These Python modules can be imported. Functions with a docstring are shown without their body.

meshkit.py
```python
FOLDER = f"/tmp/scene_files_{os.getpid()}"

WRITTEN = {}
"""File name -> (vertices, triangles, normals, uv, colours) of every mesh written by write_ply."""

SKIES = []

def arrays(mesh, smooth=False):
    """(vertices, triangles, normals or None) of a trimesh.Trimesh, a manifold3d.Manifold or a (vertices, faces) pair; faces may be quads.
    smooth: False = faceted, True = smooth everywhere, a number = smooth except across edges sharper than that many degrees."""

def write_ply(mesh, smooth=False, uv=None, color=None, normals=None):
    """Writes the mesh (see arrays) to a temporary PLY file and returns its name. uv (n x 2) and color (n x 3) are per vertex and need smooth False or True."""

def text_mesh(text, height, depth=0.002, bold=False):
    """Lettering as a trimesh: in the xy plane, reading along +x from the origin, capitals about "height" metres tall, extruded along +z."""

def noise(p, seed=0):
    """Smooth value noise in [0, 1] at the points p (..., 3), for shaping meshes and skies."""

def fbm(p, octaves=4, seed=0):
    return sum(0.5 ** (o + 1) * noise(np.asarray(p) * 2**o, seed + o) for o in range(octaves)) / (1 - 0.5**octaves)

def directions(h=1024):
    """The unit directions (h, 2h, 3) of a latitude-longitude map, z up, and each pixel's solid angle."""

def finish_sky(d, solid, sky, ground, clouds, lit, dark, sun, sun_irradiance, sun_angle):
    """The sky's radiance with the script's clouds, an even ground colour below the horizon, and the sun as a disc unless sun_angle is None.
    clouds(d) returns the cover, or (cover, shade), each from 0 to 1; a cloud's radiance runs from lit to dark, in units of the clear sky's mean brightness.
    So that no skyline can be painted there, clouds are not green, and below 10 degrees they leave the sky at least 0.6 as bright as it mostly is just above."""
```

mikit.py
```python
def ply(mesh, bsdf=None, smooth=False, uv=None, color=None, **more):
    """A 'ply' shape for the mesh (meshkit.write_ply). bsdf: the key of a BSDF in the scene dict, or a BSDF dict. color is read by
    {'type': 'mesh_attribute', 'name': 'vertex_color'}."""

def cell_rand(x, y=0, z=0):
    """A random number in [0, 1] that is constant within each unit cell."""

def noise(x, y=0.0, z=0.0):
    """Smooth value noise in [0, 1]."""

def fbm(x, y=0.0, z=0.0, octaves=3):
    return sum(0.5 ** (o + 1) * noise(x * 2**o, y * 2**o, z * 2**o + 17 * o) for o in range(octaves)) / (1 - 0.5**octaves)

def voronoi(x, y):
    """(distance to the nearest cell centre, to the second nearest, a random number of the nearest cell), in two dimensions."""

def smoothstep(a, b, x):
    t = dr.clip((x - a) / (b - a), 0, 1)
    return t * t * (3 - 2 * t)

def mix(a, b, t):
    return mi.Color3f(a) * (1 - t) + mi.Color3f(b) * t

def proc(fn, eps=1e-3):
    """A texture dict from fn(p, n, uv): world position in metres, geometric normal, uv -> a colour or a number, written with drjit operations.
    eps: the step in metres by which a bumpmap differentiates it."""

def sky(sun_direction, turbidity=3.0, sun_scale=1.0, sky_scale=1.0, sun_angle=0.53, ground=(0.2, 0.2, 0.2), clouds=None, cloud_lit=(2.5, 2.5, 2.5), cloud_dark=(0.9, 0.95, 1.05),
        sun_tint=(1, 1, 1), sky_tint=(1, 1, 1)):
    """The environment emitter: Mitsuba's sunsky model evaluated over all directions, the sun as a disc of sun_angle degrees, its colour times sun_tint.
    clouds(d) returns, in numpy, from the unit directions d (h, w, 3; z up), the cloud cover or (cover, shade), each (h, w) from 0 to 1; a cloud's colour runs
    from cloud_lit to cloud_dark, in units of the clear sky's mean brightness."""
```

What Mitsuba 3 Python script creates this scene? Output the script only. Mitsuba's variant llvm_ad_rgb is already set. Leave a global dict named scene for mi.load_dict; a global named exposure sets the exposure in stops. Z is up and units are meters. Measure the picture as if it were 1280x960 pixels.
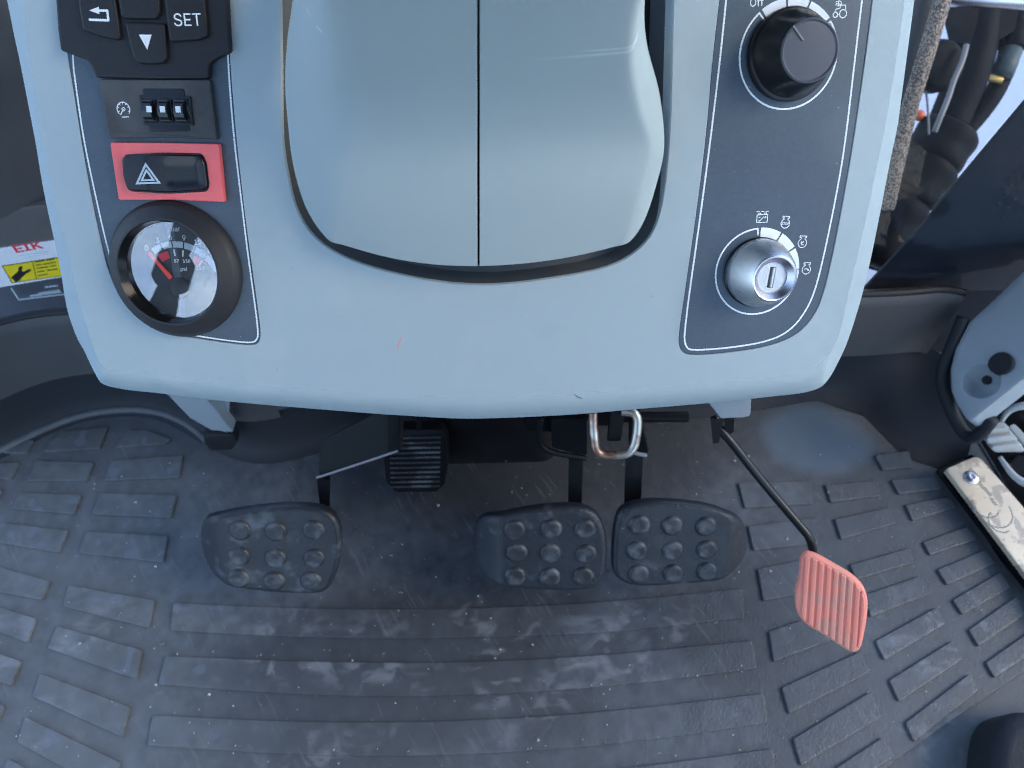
import math, random
import numpy as np, trimesh, mitsuba as mi, drjit as dr, mikit, meshkit
from scipy.spatial import Delaunay, cKDTree
from scipy.interpolate import CubicSpline, PchipInterpolator
from shapely.geometry import Polygon, LineString, Point, MultiPolygon
from shapely import contains_xy, affinity
from mikit import proc, noise, fbm, smoothstep, mix

# ------------------------------------------------------------------ camera, sky, exposure
CAM = np.array([0.0121, 0.0, 0.74])
exposure = 3.68
yaw, pitch = math.radians(1.5), math.radians(60)
look = np.array([math.sin(yaw)*math.cos(pitch), math.cos(yaw)*math.cos(pitch), -math.sin(pitch)])
scene = {'type': 'scene'}
labels = {}
scene['camera'] = {'type': 'thinlens', 'fov': 2*math.degrees(math.atan(640/967.)), 'fov_axis': 'x', 'near_clip': 0.02, 'far_clip': 100.0,
    'aperture_radius': 0.0011, 'focus_distance': 0.42,
    'to_world': mi.ScalarTransform4f().look_at(origin=CAM.tolist(), target=(CAM+look).tolist(), up=[0, 0, 1])}

def cloud_cover(d):
    p = d/np.maximum(d[..., 2:3]+.25, .1)
    c = meshkit.fbm(p*np.array([1.5, 1.5, 1.0])+np.array([3.1, 7.7, 0.0]), 5, 4)
    c = np.clip((c-.46)/.16, 0, 1)
    return .12+.83*c, np.clip((meshkit.fbm(p*2.3+9., 4, 9)-.45)*2.0, 0, 1)
scene['sky'] = mikit.sky([.75, -.15, .62], turbidity=3, sun_scale=.10, sun_angle=25, sky_scale=1.0, clouds=cloud_cover,
    cloud_lit=(1.75, 2.15, 2.6), cloud_dark=(.55, .80, 1.12), sky_tint=(.88, 1.0, 1.12), sun_tint=(1.0, .97, .93), ground=(.26, .25, .24))

# ------------------------------------------------------------------ materials
def two(b): return {'type': 'twosided', 'bsdf': b}
def prin(col, rough=.5, spec=.5, bump=None, scale=.001, **k):
    b = {'type': 'principled', 'base_color': col if isinstance(col, dict) else {'type': 'rgb', 'value': list(col)},
         'roughness': rough if not isinstance(rough, float) else float(rough), 'specular': spec, **k}
    if bump is not None: b = {'type': 'bumpmap', 'arbitrary': proc(bump, eps=2e-4), 'scale': scale, 'bsdf': b}
    return two(b)
def grain(p, n, uv): return noise(p.x*1400, p.y*1400, p.z*1400)
def grain2(p, n, uv): return noise(p.x*700, p.y*700, p.z*700)
def specks(p, f, th):   # sparse pale dust grains
    return smoothstep(th, th+.05, noise(p.x*f, p.y*f, p.z*f))
def grey_col(p, n, uv):
    v = fbm(p.x*14, p.y*14, p.z*14, 3)
    c = mix((.312, .382, .404), (.326, .397, .419), v)
    c = mix(c, (.20, .22, .23), specks(p, 210, .955)*.5)
    c = mix(c, (.25, .31, .33), smoothstep(.62, .8, fbm(p.x*26+5, p.y*26, p.z*26, 4))*.22)
    return mix(c, (.46, .49, .50), smoothstep(.6, .8, fbm(p.x*40, p.y*40, p.z*40, 3))*.14)
def cover_col(p, n, uv):
    c = mix((.312, .368, .370), (.322, .378, .380), fbm(p.x*20, p.y*20, p.z*20, 3))
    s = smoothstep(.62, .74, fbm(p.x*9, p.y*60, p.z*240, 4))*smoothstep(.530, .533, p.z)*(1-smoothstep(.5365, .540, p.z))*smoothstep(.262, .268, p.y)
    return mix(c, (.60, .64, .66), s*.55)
def panel_col(p, n, uv):
    c = mix((.044, .066, .092), (.054, .079, .107), noise(p.x*900, p.y*900, p.z*900))
    c = mix(c, (.10, .125, .15), smoothstep(.45, .8, fbm(p.x*25, p.y*25, p.z*25, 4))*.35)
    return mix(c, (.42, .46, .5), specks(p, 420, .95)*.55)
def black_col(p, n, uv):
    c = mix((.010, .0105, .013), (.016, .017, .020), fbm(p.x*30, p.y*30, p.z*30, 3))
    return mix(c, (.16, .16, .16), specks(p, 380, .962)*.5)
def module_col(p, n, uv):
    c = mix((.030, .030, .031), (.046, .044, .043), noise(p.x*1100, p.y*1100, p.z*1100))
    return mix(c, (.14, .14, .14), smoothstep(.5, .8, fbm(p.x*40, p.y*40, p.z*40, 3))*.25)
def pink_col(p, n, uv): return mix((.80, .115, .115), (.87, .15, .145), fbm(p.x*80, p.y*80, p.z*80, 3))
def rubber(p, base, dustc, lo, hi, k):
    big = fbm(p.x*7+3, p.y*7, p.z*3, 3)
    k = k*(1-.72*smoothstep(.24, .31, p.y)*smoothstep(.24, .15, dr.abs(p.x-.02)))  # shade under the console painted in by thinning the dust
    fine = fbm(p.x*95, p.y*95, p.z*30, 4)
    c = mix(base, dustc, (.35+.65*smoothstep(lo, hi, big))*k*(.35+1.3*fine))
    warp = fbm(p.x*20, p.y*20, 3, 3)
    scuff = smoothstep(.54, .80, fbm(p.x*60+11+warp*3, p.y*110+warp*5, p.z*40, 4))*smoothstep(.40, .72, fbm(p.x*12, p.y*17+5, 0, 4))
    c = mix(c, (.27, .28, .30), scuff*.42*(.12+.88*smoothstep(.22, .15, p.y)))
    scr = smoothstep(.80, .86, noise((p.x+p.y*.6)*420+warp*6, (p.y-p.x*.6)*26, 2))*smoothstep(.5, .7, noise(p.x*30, p.y*30, 7))
    c = mix(c, (.25, .26, .28), scr*.10)
    return mix(c, (.5, .5, .5), specks(p, 330, .962)*.5)
def mat_col(p, n, uv):
    side = smoothstep(.20, .02, p.y)+smoothstep(.2, .36, dr.abs(p.x))*.8
    sky_sheen = smoothstep(1.15, .35, .5*fbm(p.x*30, p.y*30, 1, 3)-.25+dr.square((p.x-0.3458)/.065)+dr.square((p.y-0.3519)/.045))  # pale blue patch: a sky reflection painted into the mat colour
    return mix(mix(rubber(p, (.014, .017, .022), (.112, .130, .152), .4, .7, .46), (.20, .215, .23), dr.clip(.22*side, 0, .5)), (.105, .15, .20), sky_sheen*.6)
def tread_col(p, n, uv):
    side = smoothstep(.22, .02, p.y)+smoothstep(.2, .36, dr.abs(p.x))*.8
    c = mix(rubber(p, (.016, .019, .024), (.118, .136, .158), .38, .66, .48), (.20, .213, .223), dr.clip(.22*side, 0, .5))
    left = smoothstep(-.16, -.3, p.x)
    st = smoothstep(.50, .80, fbm(p.x*64+fbm(p.x*18, p.y*18, 5, 3)*4, p.y*90, 2.0, 5))*smoothstep(.40, .70, fbm(p.x*10, p.y*14, 9, 4))
    c = mix(c, (.30, .32, .36), st*.36*smoothstep(.30, .1, p.y))
    drop = smoothstep(.78, .83, noise(p.x*90+4, p.y*90, 1))*left
    return mix(c, (.13, .15, .22), drop*.35)
def pad_col(p, n, uv):
    c = mix((.010, .0125, .018), (.022, .027, .036), fbm(p.x*40, p.y*40, p.z*40, 4))
    d = smoothstep(.52, .72, fbm(p.x*60, p.y*60, p.z*60, 4))*smoothstep(.40, .6, fbm(p.x*14, p.y*14, p.z*14+3, 3))
    c = mix(c, (.16, .19, .225), d*.36)
    return mix(c, (.5, .5, .5), specks(p, 330, .962)*.5)
def stud_col(p, n, uv):
    c = mix((.016, .019, .025), (.058, .067, .080), smoothstep(.42, .75, fbm(p.x*120, p.y*120, p.z*120, 3)))
    return c
def trim_col(p, n, uv): return mix((.043, .044, .047), (.072, .071, .073), fbm(p.x*12, p.y*12, p.z*12, 3))
def redpad_col(p, n, uv):
    c = mix((.77, .225, .165), (.83, .30, .22), fbm(p.x*30, p.y*30, p.z*30, 3))
    g = smoothstep(.5, .66, fbm(p.x*120, p.y*60, p.z*60, 4))*smoothstep(.028, .006, dr.abs(p.x-0.264))
    return mix(c, (.50, .33, .25), g*.45)
def sill_col(p, n, uv):
    c = mix((.60, .49, .35), (.78, .65, .49), fbm(p.x*60, p.y*60, 0, 4))
    d = smoothstep(.52, .66, fbm(p.x*110, p.y*110, 5, 4))
    c = mix(c, (.25, .22, .19), d*.6)
    e = smoothstep(.6, .72, fbm(p.x*24+2, p.y*24, 8, 3))
    return mix(c, (.36, .27, .19), e*.45)
def wool_h(p, n, uv): return noise(p.x*1100, p.y*1100, p.z*900)+.5*noise(p.x*2200, p.y*2200, p.z*1800)
def wool_col(p, n, uv): return mix((.16, .125, .10), (.56, .46, .38), smoothstep(.25, .8, noise(p.x*1000, p.y*1000, p.z*800)))
def dial_col(p, n, uv): return mix((.014, .015, .018), (.02, .021, .024), noise(p.x*60, p.y*60, p.z*60))
def body_col(p, n, uv): return mix((.40, .45, .56), (.46, .51, .62), fbm(p.x*6, p.y*6, p.z*6, 3))
def hose_col(p, n, uv): return mix((.005, .0055, .007), (.012, .0125, .014), fbm(p.x*30, p.y*30, p.z*30, 3))

class Mats(dict):
    def __setitem__(self, k, v): scene['material_'+k] = v
M = Mats()
M['grey_plastic'] = prin(proc(grey_col), proc(lambda p, n, uv: .40+.22*fbm(p.x*22, p.y*22, p.z*22, 4)), .45, grain, .00022)
M['cover_plastic'] = prin(proc(cover_col), proc(lambda p, n, uv: .50+.14*fbm(p.x*22, p.y*22, p.z*22, 4)), .4, grain, .00018)
M['panel_film'] = prin(proc(panel_col), .42, .45)
M['black_plastic'] = prin(proc(black_col), .48, .28, grain, .00006)
M['shade_plastic'] = prin((.105, .120, .130), .5, .35)  # fascia grey darkened, so the recess shade is in the colour
M['bezel_plastic'] = prin((.024, .025, .029), .5, .35, grain, .0001)
M['gloss_black'] = prin((.006, .0065, .008), .16, .40)
M['wheel_black'] = prin((.012, .0125, .014), .22, .6)
M['satin_black'] = prin((.008, .0085, .010), .30, .32)
M['knob_cap'] = prin((.066, .072, .086), .36, .4)
M['module_plastic'] = prin(proc(module_col), .5, .4)
M['pink_plastic'] = prin(proc(pink_col), .42, .45)
M['white_print'] = prin((.72, .76, .78), .5, .3)
M['pale_print'] = prin((.45, .53, .58), .5, .3)
M['red_print'] = prin((.62, .03, .05), .5, .3)
M['black_print'] = prin((.012, .012, .014), .5, .3)
M['yellow_print'] = prin((.72, .56, .015), .5, .3)
M['sticker_white'] = prin((.68, .69, .72), .45, .3)
M['needle_red'] = prin((.85, .05, .03), .4, .4)
M['dial_face'] = prin(proc(dial_col), .5, .3)
M['glass_pane'] = {'type': 'thindielectric', 'int_ior': 1.3}
M['gauge_glass'] = {'type': 'thindielectric', 'int_ior': 2.2}
M['chrome'] = two({'type': 'roughconductor', 'material': 'Cr', 'alpha': .14})
M['brushed_steel'] = two({'type': 'roughconductor', 'material': 'Al', 'alpha': .24, 'specular_reflectance': {'type': 'rgb', 'value': [.95, .98, 1.0]}})
M['core_steel'] = prin((.55, .58, .60), .5, .5, grain, .0002, metallic=.6)
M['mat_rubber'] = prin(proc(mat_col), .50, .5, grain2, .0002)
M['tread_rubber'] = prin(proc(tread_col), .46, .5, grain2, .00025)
M['wall_rubber'] = prin((.020, .023, .029), .6, .25, grain2, .0002)
M['worn_edge'] = prin((.16, .165, .18), .35, .5)
M['pad_rubber'] = prin(proc(pad_col), .42, .4, grain2, .0003)
M['stud_rubber'] = prin(proc(stud_col), .46, .5)
M['arm_paint'] = prin((.005, .006, .008), .38, .12)
M['worn_steel'] = prin(proc(lambda p, n, uv: mix((.46, .44, .39), (.24, .14, .10), smoothstep(.42, .62, fbm(p.x*90, p.y*90, p.z*90, 4)))), .30, .5, metallic=.8)
M['trim_plastic'] = prin(proc(trim_col), .55, .4, grain2, .0002)
M['pillar_plastic'] = prin((.26, .30, .33), .42, .45, grain, .0001)
M['red_rubber'] = prin(proc(redpad_col), .5, .4)
M['sill_metal'] = prin(proc(sill_col), .42, .5, metallic=.35)
M['latch_plastic'] = prin((.42, .43, .42), .35, .5)
M['wool'] = prin(proc(wool_col), .9, .1, wool_h, .002)
M['body_panel'] = prin(proc(body_col), .4, .4)
M['hose_rubber'] = prin(proc(hose_col), .5, .06)
M['coupling_green'] = prin((.07, .09, .09), .4, .2)
M['brass'] = prin((.40, .26, .08), .35, .5, metallic=.7)
M['hull_paint'] = prin((.034, .042, .056), .3, .4)
M['guard_plastic'] = prin((.036, .038, .041), .3, .4)
M['dark_frit'] = prin((.010, .014, .022), .22, .5)
M['amber'] = prin((.75, .17, .08), .35, .5)
M['grit'] = prin((.42, .41, .38), .8, .2)
M['earth'] = prin((.27, .26, .24), .9, .2)
M['cable_grey'] = prin((.17, .17, .17), .4, .4)

# ------------------------------------------------------------------ naming helpers
def numbered(k):
    if k not in USED: USED.add(k); return k
    i = 1
    while f'{k}_{i:03d}' in USED: i += 1
    USED.add(f'{k}_{i:03d}'); return f'{k}_{i:03d}'
USED = set()
def thing(name, label=None, cat=None, group=None, kind=None):
    k = numbered(name); labels[k] = {}
    if label: labels[k]['label'] = label
    if cat: labels[k]['category'] = cat
    if group: labels[k]['group'] = group
    if kind: labels[k]['kind'] = kind
    return k
def part(parent, name, mesh, bsdf, smooth=30, label=None, kind=None):
    k = numbered(parent+'__'+name)
    scene[k] = mikit.ply(mesh, 'material_'+bsdf, smooth=smooth)
    if label or kind: labels[k] = {}
    if label: labels[k]['label'] = label
    if kind: labels[k]['kind'] = kind
    return k
def whole(key, mesh, bsdf, smooth=30): scene[key] = mikit.ply(mesh, 'material_'+bsdf, smooth=smooth); return key
def cat(*ms): return trimesh.util.concatenate([m for m in ms if m is not None and len(m.faces)])

# ------------------------------------------------------------------ mesh helpers
def resample(pts, step, closed=True):
    p = np.asarray(pts, float)
    if closed: p = np.vstack([p, p[:1]])
    s = np.r_[0, np.cumsum(np.linalg.norm(np.diff(p, axis=0), axis=1))]
    n = max(int(round(s[-1]/step)), 4)
    t = np.linspace(0, s[-1], n+1)
    q = np.c_[[np.interp(t, s, p[:, i]) for i in range(p.shape[1])]].T
    return q[:-1] if closed else q
def chaikin(pts, n=2, closed=True):
    p = np.asarray(pts, float)
    for _ in range(n):
        if closed: a, b = p, np.roll(p, -1, 0)
        else: a, b = p[:-1], p[1:]
        q = np.empty((2*len(a), p.shape[1])); q[0::2] = .75*a+.25*b; q[1::2] = .25*a+.75*b
        if not closed: q = np.vstack([p[:1], q, p[-1:]])
        p = q
    return p
def spline(pts, n=60, closed=False):
    p = np.asarray(pts, float)
    if closed: p = np.vstack([p, p[:1]])
    s = np.r_[0, np.cumsum(np.sqrt(np.linalg.norm(np.diff(p, axis=0), axis=1)))]
    t = np.linspace(0, s[-1], n)
    return CubicSpline(s, p, bc_type='periodic' if closed else 'natural')(t)[:n-1 if closed else n]
def rounded(pts, r, step=.001, cut=0):
    g = Polygon(chaikin(pts, cut) if cut else pts).buffer(0)
    g = g.buffer(-r, join_style=1, quad_segs=12).buffer(2*r, join_style=1, quad_segs=12).buffer(-r, join_style=1, quad_segs=12)
    if isinstance(g, MultiPolygon): g = max(g.geoms, key=lambda a: a.area)
    return resample(np.array(g.exterior.coords)[:-1], step)
def ccw(p):
    p = np.asarray(p); x, y = p[:, 0], p[:, 1]
    return p if np.sum(x*np.roll(y, -1)-np.roll(x, -1)*y) > 0 else p[::-1]
def inset(ring, d):
    p = ccw(ring); t = np.roll(p, -1, 0)-np.roll(p, 1, 0); t /= np.linalg.norm(t, axis=1, keepdims=True)+1e-12
    return p+np.c_[-t[:, 1], t[:, 0]]*d
def grid_region(poly, step, edge=None, gap=.6):
    """Triangulates a shapely polygon (with holes): boundary at 'edge' spacing, interior grid at 'step'. -> (xy, faces)"""
    edge = edge or step
    rings = [np.array(poly.exterior.coords)[:-1]]+[np.array(i.coords)[:-1] for i in poly.interiors]
    b = np.vstack([resample(r, edge) for r in rings])
    x0, y0, x1, y1 = poly.bounds
    gx, gy = np.meshgrid(np.arange(x0, x1, step), np.arange(y0, y1, step)); g = np.c_[gx.ravel(), gy.ravel()]
    g = g[contains_xy(poly, g[:, 0], g[:, 1])]
    if len(g): g = g[cKDTree(b).query(g)[0] > step*gap]
    v = np.vstack([b, g]); f = Delaunay(v).simplices
    c = v[f].mean(1); f = f[contains_xy(poly, c[:, 0], c[:, 1])]
    a = v[f]; e1, e2 = a[:, 1]-a[:, 0], a[:, 2]-a[:, 0]; s = e1[:, 0]*e2[:, 1]-e1[:, 1]*e2[:, 0]; f = f[np.abs(s) > 1e-12]; s = s[np.abs(s) > 1e-12]
    f[s < 0] = f[s < 0][:, ::-1]
    return v, f
def loft(rings, closed=True, caps=False):
    rings = [np.asarray(r, float) for r in rings]; n = len(rings[0]); v = np.vstack(rings); f = []
    m = n if closed else n-1
    i = np.arange(m); j = (i+1) % n
    for k in range(len(rings)-1):
        a, b = k*n, (k+1)*n
        f += [np.c_[a+i, a+j, b+j], np.c_[a+i, b+j, b+i]]
    return trimesh.Trimesh(v, np.vstack(f), process=False)
def cap2(ring2d, h):
    p = Polygon(ring2d)
    if not p.is_valid: p = p.buffer(0)
    if isinstance(p, MultiPolygon): p = max(p.geoms, key=lambda a: a.area)
    v, f = trimesh.creation.triangulate_polygon(p, engine='earcut')
    return trimesh.Trimesh(np.c_[v, np.full(len(v), h)], f, process=False)
def slab(ring, h0, h1, c=.0006, steps=2, bottom=False):
    """Raised piece from a closed 2D ring with a rounded top edge of radius c; local x, y, h."""
    r = ccw(ring); out = [np.c_[r, np.full(len(r), h0)]]
    for k in range(steps+1):
        a = math.pi/2*k/steps
        out.append(np.c_[inset(r, c*(1-math.cos(a))), np.full(len(r), h1-c+c*math.sin(a))])
    ms = [loft(out), cap2(out[-1][:, :2], h1)]
    if bottom:
        b = cap2(r, h0); b.faces = b.faces[:, ::-1]; ms.append(b)
    m = cat(*ms); m.merge_vertices(); return m
def lathe(prof, n=64, sq=None):
    a = np.linspace(0, 2*np.pi, n, endpoint=False); rings = []
    for r, h in prof: rings.append(np.c_[r*np.cos(a), r*np.sin(a), np.full(n, h)])
    return loft(rings)
def tube(path, r, n=12, caps=True):
    p = np.asarray(path, float); t = np.gradient(p, axis=0); t /= np.linalg.norm(t, axis=1, keepdims=True)+1e-12
    rr = np.broadcast_to(r, len(p)); u = np.cross(t[0], [0, 0, 1.0])
    if np.linalg.norm(u) < .1: u = np.cross(t[0], [1.0, 0, 0])
    rings = []
    a = np.linspace(0, 2*np.pi, n, endpoint=False)
    for i in range(len(p)):
        u = u-t[i]*(u@t[i]); u /= np.linalg.norm(u); w = np.cross(t[i], u)
        rings.append(p[i]+rr[i]*(np.cos(a)[:, None]*u+np.sin(a)[:, None]*w))
    m = loft(rings)
    if caps:
        v = np.vstack([m.vertices, p[:1], p[-1:]]); k = len(m.vertices); i = np.arange(n); j = (i+1) % n
        e = k-n
        m = trimesh.Trimesh(v, np.vstack([m.faces, np.c_[np.full(n, k), j, i], np.c_[np.full(n, k+1), e+i, e+j]]), process=False)
    return m
def plate3d(pts, t, c=.001, up=None):
    """A plate through roughly coplanar 3D points, of thickness t below its face, chamfered."""
    p = np.asarray(pts, float); o = p.mean(0); u, s, vt = np.linalg.svd(p-o); n = vt[2]
    if n@(CAM-o) < 0: n = -n
    ex = vt[0]; ey = np.cross(n, ex)
    q = np.c_[(p-o)@ex, (p-o)@ey]
    m = slab(rounded(q, c*1.5, .002), -t, 0, c, bottom=True)
    m.vertices = o+m.vertices[:, :1]*ex+m.vertices[:, 1:2]*ey+m.vertices[:, 2:]*n
    return m
def hull3(pts): return trimesh.convex.convex_hull(np.asarray(pts, float))
def strokes(geoms, h0, h1):
    """Flat print: shapely geometry to a thin raised film."""
    from shapely.ops import unary_union
    g = unary_union(geoms); ms = []
    for q in getattr(g, 'geoms', [g]):
        if q.area > 0: m = trimesh.creation.extrude_polygon(q, h1-h0, engine='earcut'); m.apply_translation([0, 0, h0]); ms.append(m)
    return cat(*ms)
def line(pts, w, closed=False):
    p = [tuple(q[:2]) for q in pts]
    if closed: p = p+p[:1]
    return LineString(p).buffer(w/2, cap_style=2, join_style=1)
def arc(c, r, a0, a1, n=48): return [(c[0]+r*math.cos(math.radians(a0+(a1-a0)*i/n)), c[1]+r*math.sin(math.radians(a0+(a1-a0)*i/n))) for i in range(n+1)]
def band(c, r0, r1, a0, a1): return Polygon(arc(c, r1, a0, a1)+arc(c, r0, a1, a0))

# ------------------------------------------------------------------ the console's own frame
# X to the right, Y up its sloping face, h out of it; the face bulges gently across its width
E_ = math.radians(42); ORG = np.array([0.0, 0.2433, 0.3895]); KB = .37
CEX = np.array([1.0, 0, 0]); CEY = np.array([0, math.sin(E_), math.cos(E_)]); CN = np.array([0, -math.cos(E_), math.sin(E_)])
def cw(v):
    v = np.asarray(v, float); x, y, h = v[:, 0], v[:, 1], v[:, 2]
    s = 2*KB*x; L = np.sqrt(1+s*s)
    return ORG+np.outer(x+0*h*s/L, CEX)+np.outer(y, CEY)+np.outer(h-KB*x*x, CN)
def cmesh(m): m = m.copy(); m.vertices = cw(m.vertices); return m
def local(x0, y0, rot=0, h0=0):
    s = 2*KB*x0; n = CN+CEX*s; n /= np.linalg.norm(n); ex = CEX-n*(CEX@n); ex /= np.linalg.norm(ex); ey = np.cross(n, ex)
    a = math.radians(rot); ux = ex*math.cos(a)+ey*math.sin(a); uy = -ex*math.sin(a)+ey*math.cos(a)
    T = np.eye(4); T[:3, 0], T[:3, 1], T[:3, 2] = ux, uy, n; T[:3, 3] = cw([[x0, y0, 0]])[0]+n*h0
    return T
def at(m, T): m = m.copy(); m.apply_transform(T); return m
def text_at(s, height, x, y, rot=0, bold=False, depth=.00012, h=.0, align=.5, narrow=1.0):
    m = meshkit.text_mesh(s, height, depth, bold); m.vertices[:, 0] *= narrow
    w = m.bounds[:, 0]; m.apply_translation([-(w[0]+(w[1]-w[0])*align), -height/2, h])
    a = math.radians(rot); R = np.eye(4); R[:2, :2] = [[math.cos(a), -math.sin(a)], [math.sin(a), math.cos(a)]]; R[:2, 3] = x, y
    m.apply_transform(R); return m

# ================================================================== SETTING
fl = thing('floor', kind='structure')
def heightless(poly, z, step=.03): v, f = grid_region(poly, step); return trimesh.Trimesh(np.c_[v, np.full(len(v), z)], f, process=False)
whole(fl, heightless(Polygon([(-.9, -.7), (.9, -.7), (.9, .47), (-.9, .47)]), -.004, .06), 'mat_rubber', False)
gr = thing('ground', kind='structure')
whole(gr, trimesh.creation.box(extents=[60, 60, .1], transform=trimesh.transformations.translation_matrix([0, 0, -1.3])), 'earth', False)

rf = thing('added_cab_frame', kind='structure')  # unseen roof and posts, added to block sky and band the gauge reflection
posts = [hull3([(sx*.73, -.46, -.02), (sx*.77, -.46, -.02), (sx*.73, -.41, -.02), (sx*.77, -.41, -.02), (sx*.73, -.42, 1.56), (sx*.77, -.42, 1.56), (sx*.73, -.37, 1.56), (sx*.77, -.37, 1.56)]) for sx in (-1, 1)]
whole(rf, cat(trimesh.creation.box(extents=[1.56, 1.75, .12], transform=trimesh.transformations.translation_matrix([0, -.08, 1.62])), *posts), 'trim_plastic', False)
dsh = thing('added_dashboard', kind='structure')      # unseen binnacle block, added above the console to cut front light
whole(dsh, hull3([(sx*.26, y_, z_) for sx in (-1, 1) for y_, z_ in ((.42, .53), (.47, .80), (.60, .84), (.62, .50), (.45, .47))]), 'black_plastic', False)
dst = thing('added_seat', kind='structure')  # unseen seat, added to hold rear sky light off the floor
part(dst, 'cushion', trimesh.creation.box(extents=[.5, .45, .14], transform=trimesh.transformations.translation_matrix([0, -.50, .47])), 'trim_plastic', False)
part(dst, 'backrest', trimesh.creation.box(extents=[.5, .12, .60], transform=trimesh.transformations.translation_matrix([0, -.76, .80])), 'trim_plastic', False)
part(dst, 'pedestal', trimesh.creation.box(extents=[.36, .34, .40], transform=trimesh.transformations.translation_matrix([0, -.52, .20])), 'trim_plastic', False)

# footwell wall: its foot follows the mat's front edge, a cove, an upright, a step and a sloping ledge
feet = [(-0.5814,0.3286),(-0.5183,0.3633),(-0.4755,0.3906),(-0.4367,0.4061),(-0.3947,0.4109),(-0.3546,0.4049),(-0.3023,0.3765),(-0.2395,0.3514),(-0.1406,0.377),(0.0227,0.4069),(0.1886,0.4026),(0.2489,0.396),(0.3036,0.4076),(0.3574,0.4112),(0.3931,0.4052),(0.414,0.3907),(0.4268,0.367),(0.4526,0.3426),(0.4935,0.3239)]
tops = feet[:14]+[(.400, .412), (.428, .414), (.452, .412), (.468, .388), (.486, .350)]
base, wtop = spline(feet, 160), spline(tops, 160)
def normals(q): t = np.gradient(q, axis=0); t /= np.linalg.norm(t, axis=1, keepdims=True); return np.c_[-t[:, 1], t[:, 0]]
nrm, tnrm = normals(base), normals(wtop)
bw = thing('footwell_wall', kind='structure')
prof = [(-.020, -.002, 0), (-.012, .0005, 0), (-.005, .004, 0), (.000, .010, .04), (.004, .020, .2), (.008, .040, .62), (.010, .056, .95), (.011, .064, 1)]
whole(bw, loft([np.c_[(base+nrm*a)*(1-w)+(wtop+tnrm*a)*w, np.full(len(base), b)] for a, b, w in prof], closed=False), 'wall_rubber', True)  # mat rubber in a darker tone, the wall's shade put into the colour
fw = thing('added_firewall', kind='structure')  # hidden block, added to stop front light reaching under the console
whole(fw, trimesh.creation.box(extents=[.40, .03, .52], transform=trimesh.transformations.translation_matrix([0, .425, .30])), 'black_plastic', False)

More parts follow.
